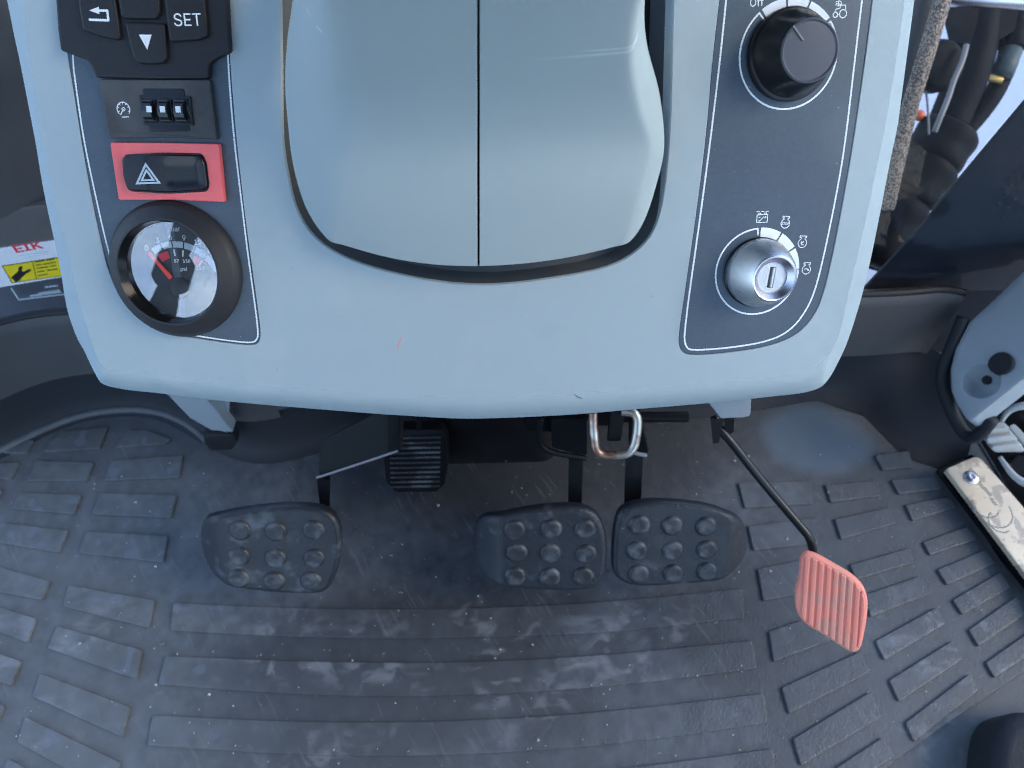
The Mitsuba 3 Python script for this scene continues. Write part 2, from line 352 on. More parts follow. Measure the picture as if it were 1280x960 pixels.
# ================================================================== FLOOR MAT
mat = thing('floor_mat', 'worn dark rubber floor mat with raised tread blocks under the pedals', 'floor mat')
matpoly = Polygon([(-0.4572,0.0287),(-0.5597,0.337),(-0.5166,0.3577),(-0.4739,0.3848),(-0.4353,0.4002),(-0.3934,0.405),(-0.3534,0.399),(-0.3202,0.3817),(-0.2654,0.3567),(0.0216,0.3633),(0.2465,0.3814),(0.3545,0.3982),(0.4018,0.3773),(0.4312,0.3274),(0.4687,0.3119),(0.5083,0.168),(0.49,0.118),(0.3422,0.0429),(0.2876,0.0092)])
mp = rounded(np.array(matpoly.exterior.coords)[:-1], .004, .006)
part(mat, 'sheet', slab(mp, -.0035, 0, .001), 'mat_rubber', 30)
BL = [
 [(-0.513,0.3567),(-0.502,0.3704),(-0.4836,0.3708),(-0.4867,0.3551)], [(-0.4704,0.3565),(-0.459,0.3796),(-0.4092,0.3841),(-0.4117,0.3587)], [(-0.3959,0.3592),(-0.3878,0.3797),(-0.3665,0.3791),(-0.3389,0.368),(-0.3437,0.3625)],
 [(-0.5158,0.3278),(-0.5161,0.3449),(-0.4913,0.3452),(-0.4949,0.3264)], [(-0.4771,0.3241),(-0.4751,0.3466),(-0.4138,0.3431),(-0.4161,0.3225)], [(-0.3989,0.3221),(-0.3967,0.3445),(-0.3227,0.349),(-0.3221,0.3236)],
 [(-0.5168,0.305),(-0.5163,0.3163),(-0.4997,0.315),(-0.5011,0.3038)], [(-0.4845,0.2939),(-0.4815,0.311),(-0.4173,0.3076),(-0.42,0.2862)], [(-0.4023,0.2858),(-0.3998,0.3089),(-0.3209,0.3042),(-0.322,0.2803)],
 [(-0.4933,0.2599),(-0.4899,0.2796),(-0.4213,0.2695),(-0.424,0.2467)], [(-0.4059,0.2463),(-0.4028,0.2682),(-0.3215,0.2611),(-0.3209,0.2344)],
 [(-0.4848,0.2122),(-0.4879,0.2372),(-0.4259,0.2191),(-0.4285,0.2008)], [(-0.4071,0.1943),(-0.4072,0.2148),(-0.3213,0.198),(-0.322,0.1721)],
 [(-0.4706,0.1759),(-0.4727,0.1975),(-0.429,0.1837),(-0.431,0.1619)], [(-0.4112,0.1564),(-0.4077,0.1765),(-0.3238,0.1527),(-0.3234,0.1268)],
 [(-0.4632,0.1333),(-0.4629,0.1556),(-0.4322,0.1456),(-0.4347,0.1243)], [(-0.4134,0.115),(-0.4118,0.1347),(-0.3242,0.104),(-0.3257,0.0793)],
 [(-0.4578,0.0937),(-0.4576,0.1155),(-0.4354,0.1075),(-0.4389,0.0913)], [(-0.4162,0.0778),(-0.4151,0.0984),(-0.3227,0.0597),(-0.3255,0.036)], [(-0.4233,0.0488),(-0.4201,0.0653),(-0.331,0.0254),(-0.3381,0.0053)],
 [(0.252,0.3024),(0.3274,0.3031),(0.3226,0.2779),(0.2538,0.2754)], [(0.2536,0.256),(0.3227,0.2634),(0.3192,0.237),(0.2547,0.2314)],
 [(0.2552,0.213),(0.3015,0.2213),(0.2983,0.1886),(0.2549,0.1822)], [(0.2548,0.154),(0.2868,0.1634),(0.3128,0.1453),(0.254,0.127)],
 [(0.3403,0.2983),(0.3949,0.3013),(0.3954,0.2846),(0.3417,0.2791)], [(0.3415,0.2612),(0.4003,0.2724),(0.4029,0.2554),(0.343,0.2404)], [(0.3454,0.2146),(0.4077,0.2298),(0.4083,0.2153),(0.348,0.1997)],
 [(0.3999,0.3301),(0.4372,0.3337),(0.4363,0.3154),(0.4037,0.3127)], [(0.4091,0.3018),(0.4547,0.3042),(0.4597,0.2908),(0.413,0.2859)], [(0.4164,0.2746),(0.4644,0.2819),(0.4682,0.2706),(0.4188,0.2575)], [(0.4228,0.2351),(0.4714,0.2503),(0.4775,0.2369),(0.426,0.2221)],
 [(0.3512,0.185),(0.4099,0.2019),(0.4142,0.1848),(0.3529,0.1647)], [(0.3517,0.1428),(0.4172,0.1719),(0.421,0.157),(0.3553,0.1257)], [(0.355,0.1084),(0.4221,0.141),(0.4275,0.1252),(0.3587,0.0901)], [(0.3596,0.0729),(0.4291,0.112),(0.4327,0.0982),(0.363,0.0574)],
 [(0.4288,0.2077),(0.4819,0.2262),(0.4875,0.2125),(0.4336,0.1928)], [(0.4345,0.1782),(0.4893,0.2038),(0.4942,0.1889),(0.4393,0.1646)], [(0.4409,0.1506),(0.4966,0.1804),(0.4991,0.1638),(0.4449,0.1354)], [(0.4469,0.1212),(0.5109,0.1546),(0.5145,0.14),(0.4505,0.108)],
 [(0.2569,0.1048),(0.3353,0.134),(0.3387,0.1157),(0.2589,0.0828)], [(0.2583,0.0627),(0.336,0.0994),(0.339,0.078),(0.2607,0.0413)], [(0.2613,0.0248),(0.3368,0.0619),(0.3425,0.0466),(0.2672,0.0086)],
]
strips = [
 [(-0.3038,0.1953),(-0.1723,0.1866),(-0.0384,0.1831),(0.1006,0.1855),(0.2373,0.1948),(0.2346,0.167),(0.0945,0.1575),(-0.047,0.1561),(-0.177,0.1603),(-0.3014,0.1693)],
 [(-0.3015,0.1471),(-0.1747,0.1389),(-0.0378,0.1346),(0.0966,0.1374),(0.2377,0.1465),(0.2376,0.1218),(0.1015,0.1103),(-0.0461,0.106),(-0.1788,0.1108),(-0.3031,0.1222)],
 [(-0.3029,0.0968),(-0.1727,0.0882),(-0.0372,0.0853),(0.0997,0.0896),(0.2402,0.1005),(0.2384,0.0761),(0.1008,0.063),(-0.0452,0.058),(-0.1767,0.0621),(-0.3027,0.0723)],
 [(-0.3015,0.0499),(-0.1708,0.0404),(-0.0367,0.0375),(0.099,0.0431),(0.2387,0.0556),(0.2382,0.0321),(0.1001,0.0177),(-0.0411,0.012),(-0.1747,0.0155),(-0.3018,0.0259)],
]
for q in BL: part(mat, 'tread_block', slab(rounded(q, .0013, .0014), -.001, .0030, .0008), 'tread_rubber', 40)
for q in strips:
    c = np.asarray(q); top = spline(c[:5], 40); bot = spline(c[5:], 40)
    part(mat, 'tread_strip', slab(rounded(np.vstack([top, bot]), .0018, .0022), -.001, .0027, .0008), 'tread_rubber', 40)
lipline = np.array([(-0.5591,0.3352),(-0.5172,0.3596),(-0.4742,0.3858),(-0.4355,0.4012),(-0.3936,0.406),(-0.3536,0.4),(-0.3156,0.3797),(-0.2924,0.3574)])
part(mat, 'front_lip', tube(np.c_[spline(lipline, 60), np.full(60, .001)], .0052, 12), 'mat_rubber', True)

# grit scattered on the mat
rng = np.random.default_rng(5); gm = []
for _ in range(300):
    x, y = rng.uniform(-.42, .46), rng.uniform(.02, .34)
    if not matpoly.contains(Point(x, y)): continue
    s = rng.uniform(.0003, .0008) if rng.random() < .93 else rng.uniform(.0009, .0015)
    m = trimesh.creation.icosphere(subdivisions=0, radius=s); m.vertices *= rng.uniform(.6, 1.3, (len(m.vertices), 1)); m.apply_translation([x, y, .0032]); gm.append(m)
gk = thing('grit', 'pale grit and crumbs scattered over the floor mat', 'grit', kind='stuff'); whole(gk, cat(*gm), 'grit', False)

# ================================================================== STEERING CONSOLE
con = thing('steering_console', 'pale grey steering console with a gauge, switches and an ignition lock', 'console')
# hole for the column cover, the two inlaid panels
hole = spline([(-0.0887,0.2019),(-0.0906,0.1749),(-0.0933,0.1468),(-0.0958,0.121),(-0.098,0.0941),(-0.097,0.0761),(-0.0944,0.0609),(-0.0864,0.0466),(-0.071,0.0354),(-0.0415,0.0255),(0.0015,0.0191),(0.0449,0.0224),(0.0775,0.0297),(0.0946,0.0442),(0.1006,0.0663),(0.1023,0.0945),(0.1021,0.1253),(0.1013,0.1583),(0.1001,0.1996)], 160)
holeP = Polygon(hole)
LP = rounded([(-0.1966,0.1855),(-0.2052,0.1424),(-0.2056,0.1195),(-0.2063,0.0918),(-0.2062,0.0607),(-0.2047,0.0347),(-0.2013,0.0174),(-0.1934,0.0033),(-0.1814,-0.0039),(-0.166,-0.0079),(-0.1454,-0.011),(-0.1259,-0.0133),(-0.1218,-0.0096),(-0.1217,0.0059),(-0.1224,0.0368),(-0.1226,0.0662),(-0.1222,0.0984),(-0.1204,0.1401),(-0.1163,0.1825)], .003, .0015, cut=2)
RP = rounded([(0.1262,0.1794),(0.1244,0.1582),(0.1224,0.1262),(0.1221,0.1039),(0.1197,0.0658),(0.1144,0.0095),(0.112,-0.0146),(0.1137,-0.0213),(0.1185,-0.0243),(0.1396,-0.0239),(0.1641,-0.0217),(0.1805,-0.0162),(0.1893,-0.0078),(0.1948,0.004),(0.1985,0.0306),(0.2014,0.0636),(0.2032,0.093),(0.2046,0.1375),(0.2047,0.1585),(0.2047,0.1802)], .003, .0015, cut=2)
# silhouette stations: inner line I (h=0) -> outer line S (lower)
Ls_I = [(-0.222,0.1936),(-0.2244,0.1652),(-0.2264,0.1393),(-0.2272,0.1201),(-0.2279,0.0962),(-0.2283,0.0714),(-0.2266,0.0417),(-0.2255,0.0121),(-0.2228,-0.0083),(-0.2209,-0.0211)]
Ls_S = [(-0.2344,0.1958),(-0.2374,0.1669),(-0.2374,0.1518),(-0.2371,0.1372),(-0.2373,0.1003),(-0.2382,0.0709),(-0.2376,0.0288),(-0.2383,0.0071),(-0.2362,-0.0095),(-0.2315,-0.0235)]
Bs_I = [(-0.2149,-0.0286),(-0.203,-0.0284),(-0.1839,-0.0309),(-0.1604,-0.0334),(-0.1371,-0.0355),(-0.0911,-0.0391),(-0.0457,-0.0423),(-0.0005,-0.0446),(0.045,-0.044),(0.091,-0.043),(0.1379,-0.0416),(0.1667,-0.0404),(0.1862,-0.0387),(0.1977,-0.0346)]
Bs_S = [(-0.2286,-0.0407),(-0.2143,-0.0446),(-0.1918,-0.0465),(-0.1673,-0.0492),(-0.143,-0.0514),(-0.0953,-0.0553),(-0.0482,-0.0593),(-0.0012,-0.0622),(0.046,-0.0616),(0.0937,-0.0596),(0.1425,-0.058),(0.1724,-0.0567),(0.1927,-0.0558),(0.2064,-0.0524)]
Rs_I = [(0.2039,-0.0272),(0.2084,-0.0155),(0.2108,0.0055),(0.2156,0.0436),(0.2192,0.0799),(0.221,0.1005),(0.2222,0.1302),(0.2229,0.1586),(0.2229,0.1877)]
Rs_S = [(0.2113,-0.0407),(0.2175,-0.0243),(0.2248,0.014),(0.2277,0.0436),(0.2304,0.0794),(0.2322,0.1004),(0.2323,0.1308),(0.2324,0.1599),(0.2322,0.1895)]
def stat(I, S, h, p): return [(np.array(a[:2]), np.array(b[:2]), h, p) for a, b in zip(I, S)]
sts = stat(Ls_I, Ls_S, -.0075, 1.0)+stat(Bs_I, Bs_S, -.012, 2.3)+stat(Rs_I, Rs_S, -.0075, 1.0)
A = np.array([np.r_[i, s, h, p] for i, s, h, p in sts])
sp = np.r_[0, np.cumsum(np.linalg.norm(np.diff(A[:, 2:4], axis=0), axis=1))]
tt = np.linspace(0, sp[-1], 420)
A = np.c_[[PchipInterpolator(sp, A[:, k])(tt) for k in range(6)]].T
I2, S2, hs, ps = A[:, :2], A[:, 2:4], A[:, 4], A[:, 5]
face = Polygon(np.vstack([I2, [I2[-1]]])).buffer(0)
LPo, RPo = Polygon(LP).buffer(.0006), Polygon(RP).buffer(.0006)
facep = face.difference(holeP).difference(LPo).difference(RPo)
if isinstance(facep, MultiPolygon): facegs = [g for g in facep.geoms if g.area > 1e-5]
else: facegs = [facep]
ms = []
for g in facegs:
    v, f = grid_region(g, .006, .0022); ms.append(trimesh.Trimesh(np.c_[v, np.zeros(len(v))], f, process=False))
rims = [[], []]
rings = []
for t in np.linspace(0, 1, 17):
    rings.append(np.c_[I2+(S2-I2)*t, hs*t**ps])
ms_edge = loft(rings, closed=False)
inw = (I2-S2); inw /= np.linalg.norm(inw, axis=1, keepdims=True)
wall_r = [rings[-1], np.c_[S2+inw*.0006, hs-.002], np.c_[S2+inw*.004, hs-.02], np.c_[S2+inw*.012, hs-.06]]
ms_wall = loft(wall_r, closed=False)
# sloping funnel around the column cover
cen = np.array([.003, .11])
wf = np.clip((hole[:, 0]-.075)/.02, 0, 1)*np.clip((hole[:, 1]-.05)/.04, 0, 1)[:]
tow = cen-hole; tow /= np.linalg.norm(tow, axis=1, keepdims=True); wc = wf[:, None]
nh = len(hole); lv = lambda d, h: np.c_[hole+tow*d, np.broadcast_to(h, nh)]
ms_f = loft([lv(0, 0.), lv(.0006+.0008*wc, -.0004-.0003*wf), lv(.0010+.003*wc, -.0016-.0024*wf)], closed=False)
shade_wall = loft([lv(.0010+.003*wc, -.0016-.0024*wf), lv(.0022+.004*wc, -.012-.006*wf), lv(.0032+.005*wc, -.024-.012*wf), lv(.022, -.026-.016*wf)], closed=False)  # deep part of the same grey wall, coloured dark as painted shade
# walls of the recesses that hold the panels
ms_p = [loft([np.c_[r, np.zeros(len(r))], np.c_[inset(r, .0003), np.full(len(r), -.0004)], np.c_[inset(r, .0003), np.full(len(r), -.004)]]) for r in (ccw(resample(np.array(LPo.exterior.coords)[:-1], .0015)), ccw(resample(np.array(RPo.exterior.coords)[:-1], .0015)))]
part(con, 'fascia', cmesh(cat(*ms, ms_edge, ms_wall, ms_f, *ms_p)), 'grey_plastic', 28)
sc1 = [(-0.0458,-0.0156),(-0.0443,-0.0119),(-0.0428,-0.0092)]; sc2 = [(0.0532,-0.0448),(0.0551,-0.0463),(0.0579,-0.0474)]; sc3 = [(-0.105,0.0803),(-0.1045,0.0701),(-0.1034,0.0611)]
part(con, 'red_scratch', cmesh(strokes([line(sc1, .0004)], .00002, .00012)), 'pink_plastic', False)
part(con, 'scratch', cmesh(strokes([line(sc2, .0003)], .00002, .0001)), 'module_plastic', False)
part(con, 'recess_shade', cmesh(shade_wall), 'shade_plastic', 40)
# dark body added behind the fascia to keep out light from the front
bodyp = np.array([(-.19, -.02), (.175, -.03), (.20, .20), (-.205, .20)])
part(con, 'added_body', cmesh(cat(loft([np.c_[ccw(bodyp), np.full(4, -.0175)], np.c_[ccw(bodyp)*.95, np.full(4, -.10)], np.c_[ccw(bodyp)*.8+[0, .02], np.full(4, -.16)]]), cap2(ccw(bodyp), -.0175))), 'black_plastic', False)

# ---- left panel and its white outline
def plate(ring, h1=-.0006): 
    v, f = grid_region(Polygon(ring), .006, .0016)
    return cat(trimesh.Trimesh(np.c_[v, np.full(len(v), h1)], f, process=False), loft([np.c_[ccw(ring), np.full(len(ring), h1-.003)], np.c_[ccw(ring), np.full(len(ring), h1)]]))
lp = part(con, 'left_panel', cmesh(plate(LP)), 'panel_film', 30, label='dark blue-grey panel around the gauge')
w1 = rounded([(-0.1924,0.1853),(-0.2032,0.1401),(-0.2043,0.1195),(-0.2051,0.0966),(-0.204,0.067),(-0.2026,0.0404),(-0.1993,0.0183),(-0.1909,0.0038),(-0.1794,-0.0034),(-0.1644,-0.007),(-0.1453,-0.0099),(-0.1285,-0.0119),(-0.1247,-0.0107),(-0.1228,-0.0068),(-0.123,0.0171),(-0.1234,0.0389),(-0.1233,0.0736),(-0.1232,0.1004),(-0.1214,0.1361),(-0.1167,0.1825)], .0015, .0015, cut=2)
part(lp, 'outline_print', cmesh(strokes([line(resample(w1, .0015), .0008, True)], -.0006, -.00045)), 'white_print', False)
# ---- right panel
rp = part(con, 'right_panel', cmesh(plate(RP)), 'panel_film', 30, label='dark blue-grey panel around the ignition lock')
w2 = rounded([(0.1286,0.1794),(0.1277,0.1582),(0.1259,0.1213),(0.1219,0.0657),(0.115,-0.0106),(0.1164,-0.0195),(0.1202,-0.0218),(0.1445,-0.0211),(0.1658,-0.0185),(0.1782,-0.0128),(0.1863,-0.002),(0.1907,0.0102),(0.194,0.0326),(0.1972,0.0637),(0.1989,0.0886),(0.1991,0.1303),(0.1994,0.1585),(0.2,0.1801)], .002, .0015, cut=2)
KC, IC = np.array([.1627, .1329]), np.array([.1552, .0217])
KR, IR = .0265, .02425
pr = [line(resample(w2, .0015), .0009, True)]
def ang(c, p): return math.degrees(math.atan2(p[1]-c[1], p[0]-c[0]))
ka = [ang(KC, p) for p in [(0.1462,0.1535),(0.1592,0.1583),(0.1715,0.1572),(0.1839,0.1506)]]
pr += [line(arc(KC, KR-.0004, ka[0]+3, ka[3]-3+360, 90), .0009)]
for a, b in ((0, 1), (1, 2), (2, 3)): pr.append(band(KC, KR-.0055, KR+.0002, ka[a]-1.2, ka[b]+1.2))
for a in (ka[0]+3, ka[3]-3): pr.append(line([KC+(KR-.0045)*np.array([math.cos(math.radians(a)), math.sin(math.radians(a))]), KC+KR*np.array([math.cos(math.radians(a)), math.sin(math.radians(a))])], .0009))
ia = [ang(IC, p) for p in [(0.1548,0.0458),(0.166,0.0402),(0.1748,0.0338),(0.1795,0.022)]]
pr += [line(arc(IC, IR-.0004, ia[0]+3, ia[3]+360, 90), .0009)]
for a, b in ((0, 1), (1, 2), (2, 3)): pr.append(band(IC, IR-.0060, IR+.0001, ia[a]-1.2, ia[b]+1.2))
a = ia[0]+3; pr.append(line([IC+(IR-.004)*np.array([math.cos(math.radians(a)), math.sin(math.radians(a))]), IC+IR*np.array([math.cos(math.radians(a)), math.sin(math.radians(a))])], .0009))
def tr(p, c, s=1.0, rot=0): return [(c[0]+s*(x*math.cos(math.radians(rot))-y*math.sin(math.radians(rot))), c[1]+s*(x*math.sin(math.radians(rot))+y*math.cos(math.radians(rot)))) for x, y in p]
# battery
c, = [(0.1555,0.0509)]; s = .001; w = .00042
pr += [line(tr([(-3, -2.1), (3, -2.1), (3, 2), (-3, 2)], c, s), w, True), line(tr([(-3.4, 3.7), (-1.6, 3.7)], c, s), w), line(tr([(-.8, 3.7), (.8, 3.7)], c, s), w), line(tr([(1.6, 3.7), (3.4, 3.7)], c, s), w),
       line(tr([(-2.2, 2), (-2.2, 2.8), (-1.0, 2.8), (-1.0, 2)], c, s), w), line(tr([(2.2, 2), (2.2, 2.8), (1.0, 2.8), (1.0, 2)], c, s), w), line(tr([(-2.3, .6), (-1.0, .6)], c, s), w), line(tr([(1.1, .6), (2.4, .6)], c, s), w), line(tr([(1.75, 0), (1.75, 1.2)], c, s), w), line(tr([(-1.2, -1.2), (.9, .9)], c, s), w), line(tr([(-2, -1.3), (-.8, -1.3)], c, s), w)]
texts = []
for k, (c,) in enumerate(([(0.169,0.0477)], [(0.18,0.0367)], [(0.1839,0.0218)])):
    rot = -4
    pr += [line(tr(arc((0, 0), 2.45, 118, 422), c, s, rot), w), line(tr([(-1.15, 2.15), (-1.15, 3.0), (-1.9, 3.0), (-1.9, 3.9), (1.9, 3.9), (1.9, 3.0), (1.15, 3.0), (1.15, 2.15)], c, s, rot), w)]
    if k == 0: texts.append(text_at('STOP', .0013, c[0], c[1], rot, True, h=-.0006, narrow=.9))
    if k == 1: pr.append(line(tr([(-.9, 1.2), (-.4, -.9), (1.1, -.9)], c, s, rot), w)); pr.append(line(tr([(-.9, -.2), (.9, .9)], c, s, rot), w))
    if k == 2: pr.append(line(tr(arc((0, -.8), 1.35, 25, 155), c, s, rot), w)); pr.append(line(tr([(1.5, .3), (1.25, -.5), (.5, -.1)], c, s, rot), w*.9))
# lamp and tractor pictogram
c, = [(0.1882,0.154)]; s = .00112
pr += [line(tr([(-1.2, 2.3), (-.2, 2.3)], c, s), w), line(tr([(-2.6, 2.0), (-1.6, 1.9)], c, s), w), line(tr([(-2.6, 2.7), (-1.6, 2.6)], c, s), w), line(tr([(-2.6, 3.4), (-1.6, 3.3)], c, s), w), line(tr([(-1.2, 1.5), (-1.2, 3.7), (-.2, 3.4), (.3, 2.6), (-.2, 1.8)], c, s), w, True),
       line(tr(arc((1.5, -1.6), 1.7, 0, 360), c, s), w*1.2), line(tr(arc((-2.2, -2.1), 1.05, 0, 360), c, s), w*1.2), line(tr([(-2.6, -.7), (-2.0, .3), (-.4, .5), (.2, 1.9), (2.3, 1.9), (2.6, .2)], c, s), w), line(tr([(-1.0, -1.9), (-.2, -1.9)], c, s), w)]
c, = [(0.1436,0.1573)]; texts.append(text_at('Off', .0036, c[0], c[1], 3, False, h=-.0006))
part(rp, 'printed_marks', cmesh(cat(strokes(pr, -.0006, -.00042), *texts)), 'white_print', False)

# ---- keypad block at the upper left
KP = rounded([(-0.2,0.1891),(-0.204,0.1645),(-0.2059,0.1499),(-0.2064,0.141),(-0.1999,0.1385),(-0.193,0.1362),(-0.1914,0.133),(-0.1898,0.1278),(-0.16,0.1265),(-0.131,0.126),(-0.1295,0.1326),(-0.1265,0.1347),(-0.1182,0.1382),(-0.1174,0.1509),(-0.1165,0.1616),(-0.1143,0.1859)], .0012)
kp = part(con, 'keypad', cmesh(slab(KP, -.0005, .0045, .0012)), 'black_plastic', 30, label='black keypad with four buttons')
def hbase(m, h): m.vertices[:, 2] += h; return m
for pts in ([(-0.1884,0.1805),(-0.1915,0.1596),(-0.1914,0.1495),(-0.1827,0.1463),(-0.1726,0.1442),(-0.172,0.1546),(-0.172,0.1653),(-0.1718,0.1798)], [(-0.169,0.1527),(-0.1487,0.1514),(-0.15,0.1355),(-0.152,0.1334),(-0.1583,0.133),(-0.1649,0.1335),(-0.1674,0.136),(-0.1685,0.1437)],
            [(-0.1685,0.1797),(-0.1704,0.162),(-0.1705,0.1546),(-0.1671,0.1538),(-0.1525,0.1533),(-0.1503,0.1565),(-0.147,0.179)], [(-0.145,0.1789),(-0.1473,0.1599),(-0.1476,0.1428),(-0.1325,0.1434),(-0.1278,0.1449),(-0.1272,0.1522),(-0.1271,0.1597),(-0.1254,0.1782)]):
    b = part(kp, 'button', cmesh(slab(rounded(pts, .0016, .0008), .0035, .0068, .0013, 3)), 'black_plastic', 40)
H6 = .0068
c1 = [(-0.186,0.1582),(-0.1807,0.1597),(-0.1811,0.1564)]; c2 = [(-0.1814,0.158),(-0.1767,0.1578),(-0.1769,0.1535),(-0.187,0.1541)]
part(kp, 'arrow_print', cmesh(strokes([Polygon(c1), line(c2, .0011)], H6, H6+.00012)), 'white_print', False)
part(kp, 'triangle_print', cmesh(strokes([Polygon([(-0.1624,0.1467),(-0.1559,0.1464),(-0.1593,0.1397)])], H6, H6+.00012)), 'white_print', False)
c, = [(-0.1367,0.1526)]; part(kp, 'set_print', cmesh(text_at('SET', .0056, c[0], c[1], -1, h=H6)), 'white_print', False)

# ---- thumbwheel module
MP = rounded([(-0.1893,0.1272),(-0.1596,0.1263),(-0.1309,0.1256),(-0.1311,0.0969),(-0.1599,0.0985),(-0.1891,0.0984)], .0008)
op = rounded([(-0.167,0.1222),(-0.1447,0.1216),(-0.1449,0.101),(-0.1668,0.1013)], .0012)
tm = part(con, 'thumbwheel_module', cmesh(slab(MP, -.0005, .0026, .0007)), 'module_plastic', 30, label='dark grey module with the black thumbwheel')
part(tm, 'wheel_slot', cmesh(slab(op, .0020, .0030, .0004)), 'gloss_black', 30)
o4 = np.array([(-0.1681,0.1186),(-0.1424,0.1174),(-0.1429,0.1044),(-0.1678,0.1051)])
oc = o4.mean(0); ow = np.linalg.norm(o4[1]-o4[0]); oh = np.linalg.norm(o4[3]-o4[0])
T = local(oc[0], oc[1], -1.5, .0006)
wr = .0100; nx_, nt_ = 121, 90
xs = np.linspace(-ow/2, ow/2, nx_); th = np.linspace(-1.15, 1.15, nt_)
X_, A_ = np.meshgrid(xs, th, indexing='ij')
kk = (X_/ow+.5)*3.0; fx = np.abs(kk % 1.0-.5)
rr_ = wr-.0016*np.clip((fx-.40)/.06, 0, 1)                                   # grooves between the three bands
lens = np.clip(1-((kk % 1.0-.80)/.13)**2-(A_/.55)**2, 0, 1)                      # thumb hollows
rr_ = rr_-.0032*np.sqrt(lens)-.0010*(np.cos(A_*15)**4)*(np.abs(A_) > .32)
rg = [np.c_[X_[i], rr_[i]*np.sin(A_[i]), rr_[i]*np.cos(A_[i])-.0050] for i in range(nx_)]
mw = loft(rg, closed=False); mw.invert() if mw.face_normals[:, 2].mean() < 0 else None
part(tm, 'wheel', at(mw, T), 'wheel_black', 40)
for k, x in enumerate((-.30, -.02, .30)):
    b = trimesh.creation.box(extents=[.0026, .0030, .0006]); b.apply_translation([x*ow, .0006, wr-.0050])
    part(tm, 'white_mark', at(b, T), 'white_print', False)
fr = Polygon(o4).buffer(.0005); 
part(tm, 'wheel_frame', cmesh(strokes([fr.difference(Polygon(o4).buffer(-.0007))], .0025, .0036)), 'gloss_black', False)
c, = [(-0.1786,0.1125)]
g = [line(arc(c, .0034, -40, 220), .0005)]+[line([(c[0]+r*math.cos(math.radians(a)), c[1]+r*math.sin(math.radians(a))) for r in (.0024, .0034)], .0004) for a in (-20, 20, 55, 90, 125, 160, 200)]
g += [line(arc(c, .0008, 0, 360), .0004), line([c, (c[0]-.0021, c[1]-.0027)], .0005), line([(c[0]-.0016, c[1]-.0038), (c[0]+.0022, c[1]-.0037)], .0005)]
part(tm, 'speed_print', cmesh(strokes(g, .0026, .00272)), 'white_print', False)

# ---- hazard switch
HP = rounded([(-0.1888,0.0964),(-0.1595,0.0958),(-0.1303,0.0948),(-0.1314,0.0655),(-0.1602,0.0671),(-0.1894,0.0671)], .0008)
hz = part(con, 'hazard_switch', cmesh(slab(HP, -.0005, .0034, .0007)), 'pink_plastic', 30, label='black rocker switch in a pinkish red frame')
HR = rounded([(-0.1825,0.0903),(-0.1601,0.091),(-0.1394,0.0903),(-0.1378,0.0849),(-0.138,0.0744),(-0.1394,0.071),(-0.1604,0.0702),(-0.1823,0.0715),(-0.1836,0.0794)], .003, .0008)
part(hz, 'rocker_slot', cmesh(slab(HR, .0030, .00365, .0002)), 'gloss_black', 30)
RK = inset(HR, .0007); r0 = ccw(RK)
v, f = grid_region(Polygon(r0).buffer(-.0009), .0012, .0009)
xm = r0[:, 0].mean(); 
def smooth01(t): t = np.clip(t, 0, 1); return t*t*(3-2*t)
def rk_h(p):
    t = (p[:, 0]-xm)/.026; h = .0072-.0020*np.clip(t+.35, 0, 1)
    d = np.array([Polygon(r0).exterior.distance(Point(q)) for q in p])
    dish = smooth01((p[:, 0]-xm+.001)/.006)*smooth01((d-.0012)/.0045)
    return h-.0004*dish
e1 = resample(np.array(Polygon(r0).buffer(-.0009).exterior.coords)[:-1], .0009)
e0 = r0[cKDTree(r0).query(e1)[1]]; mid = .72*e0+.28*e1
rkm = cat(trimesh.Trimesh(np.c_[v, rk_h(v)], f, process=False), loft([np.c_[e0, np.full(len(e0), .0030)], np.c_[e0, rk_h(e1)-.0010], np.c_[mid, rk_h(e1)-.0003], np.c_[e1, rk_h(e1)]]))
part(hz, 'rocker', cmesh(rkm), 'gloss_black', 40)
tri = np.array([(-0.1692,0.0863),(-0.1765,0.0754),(-0.1627,0.0756)]); tc = tri.mean(0)
def triring(k, w): q = tc+(tri-tc)*k; return Polygon(q).difference(Polygon(tc+(q-tc)*(1-w)))
sm = strokes([triring(1.0, .27), triring(.58, .42)], 0, .0001); sm.vertices[:, 2] += rk_h(sm.vertices[:, :2])+.00006+.0001*(sm.vertices[:, 2] > .00005)
part(hz, 'warning_print', cmesh(sm), 'pale_print', False)

# ---- pressure gauge
GC = (-.1650, .0293)
T = local(GC[0], GC[1], 0)
ga = part(con, 'pressure_gauge', at(lathe([(.0374, -.001), (.0374, .0010), (.0366, .0024), (.0352, .0044), (.0346, .0049), (.0292, .0086), (.0285, .0088), (.0280, .0087)], 96), T), 'bezel_plastic', 40, label='round pressure gauge with a thick black bezel and a red needle')
part(ga, 'bezel_funnel', at(lathe([(.0280, .0087), (.0276, .0083), (.0264, .0022), (.0257, .0018), (.0255, -.001)], 96), T), 'gloss_black', 40)
part(ga, 'dial', at(lathe([(.0262, -.0008), (.0258, -.0006), (.0001, -.0006)], 72), T), 'dial_face', False)
PV = (.0015, -.0100)          # the needle's pivot sits below the middle of the dial
def pol(r, a_): return (PV[0]+r*math.cos(math.radians(a_)), PV[1]+r*math.sin(math.radians(a_)))
def inside(geoms): d_ = Point(0, 0).buffer(.0254); return [q.intersection(d_) for q in geoms]
ed = [124, 109, 93.5, 78, 62.6, 46, 22]
part(ga, 'scale_print', at(strokes(inside([band(PV, .0222, .0256, ed[k]-1.0, ed[k+1]+1.0) for k in range(6)]), -.0006, -.0005), T), 'pale_print', False)
part(ga, 'tick_print', at(strokes(inside([line([pol(.0176, a_), pol(.0212, a_)], .0008) for a_ in (92.5, 78.5, 46)]), -.0006, -.0005), T), 'white_print', False)
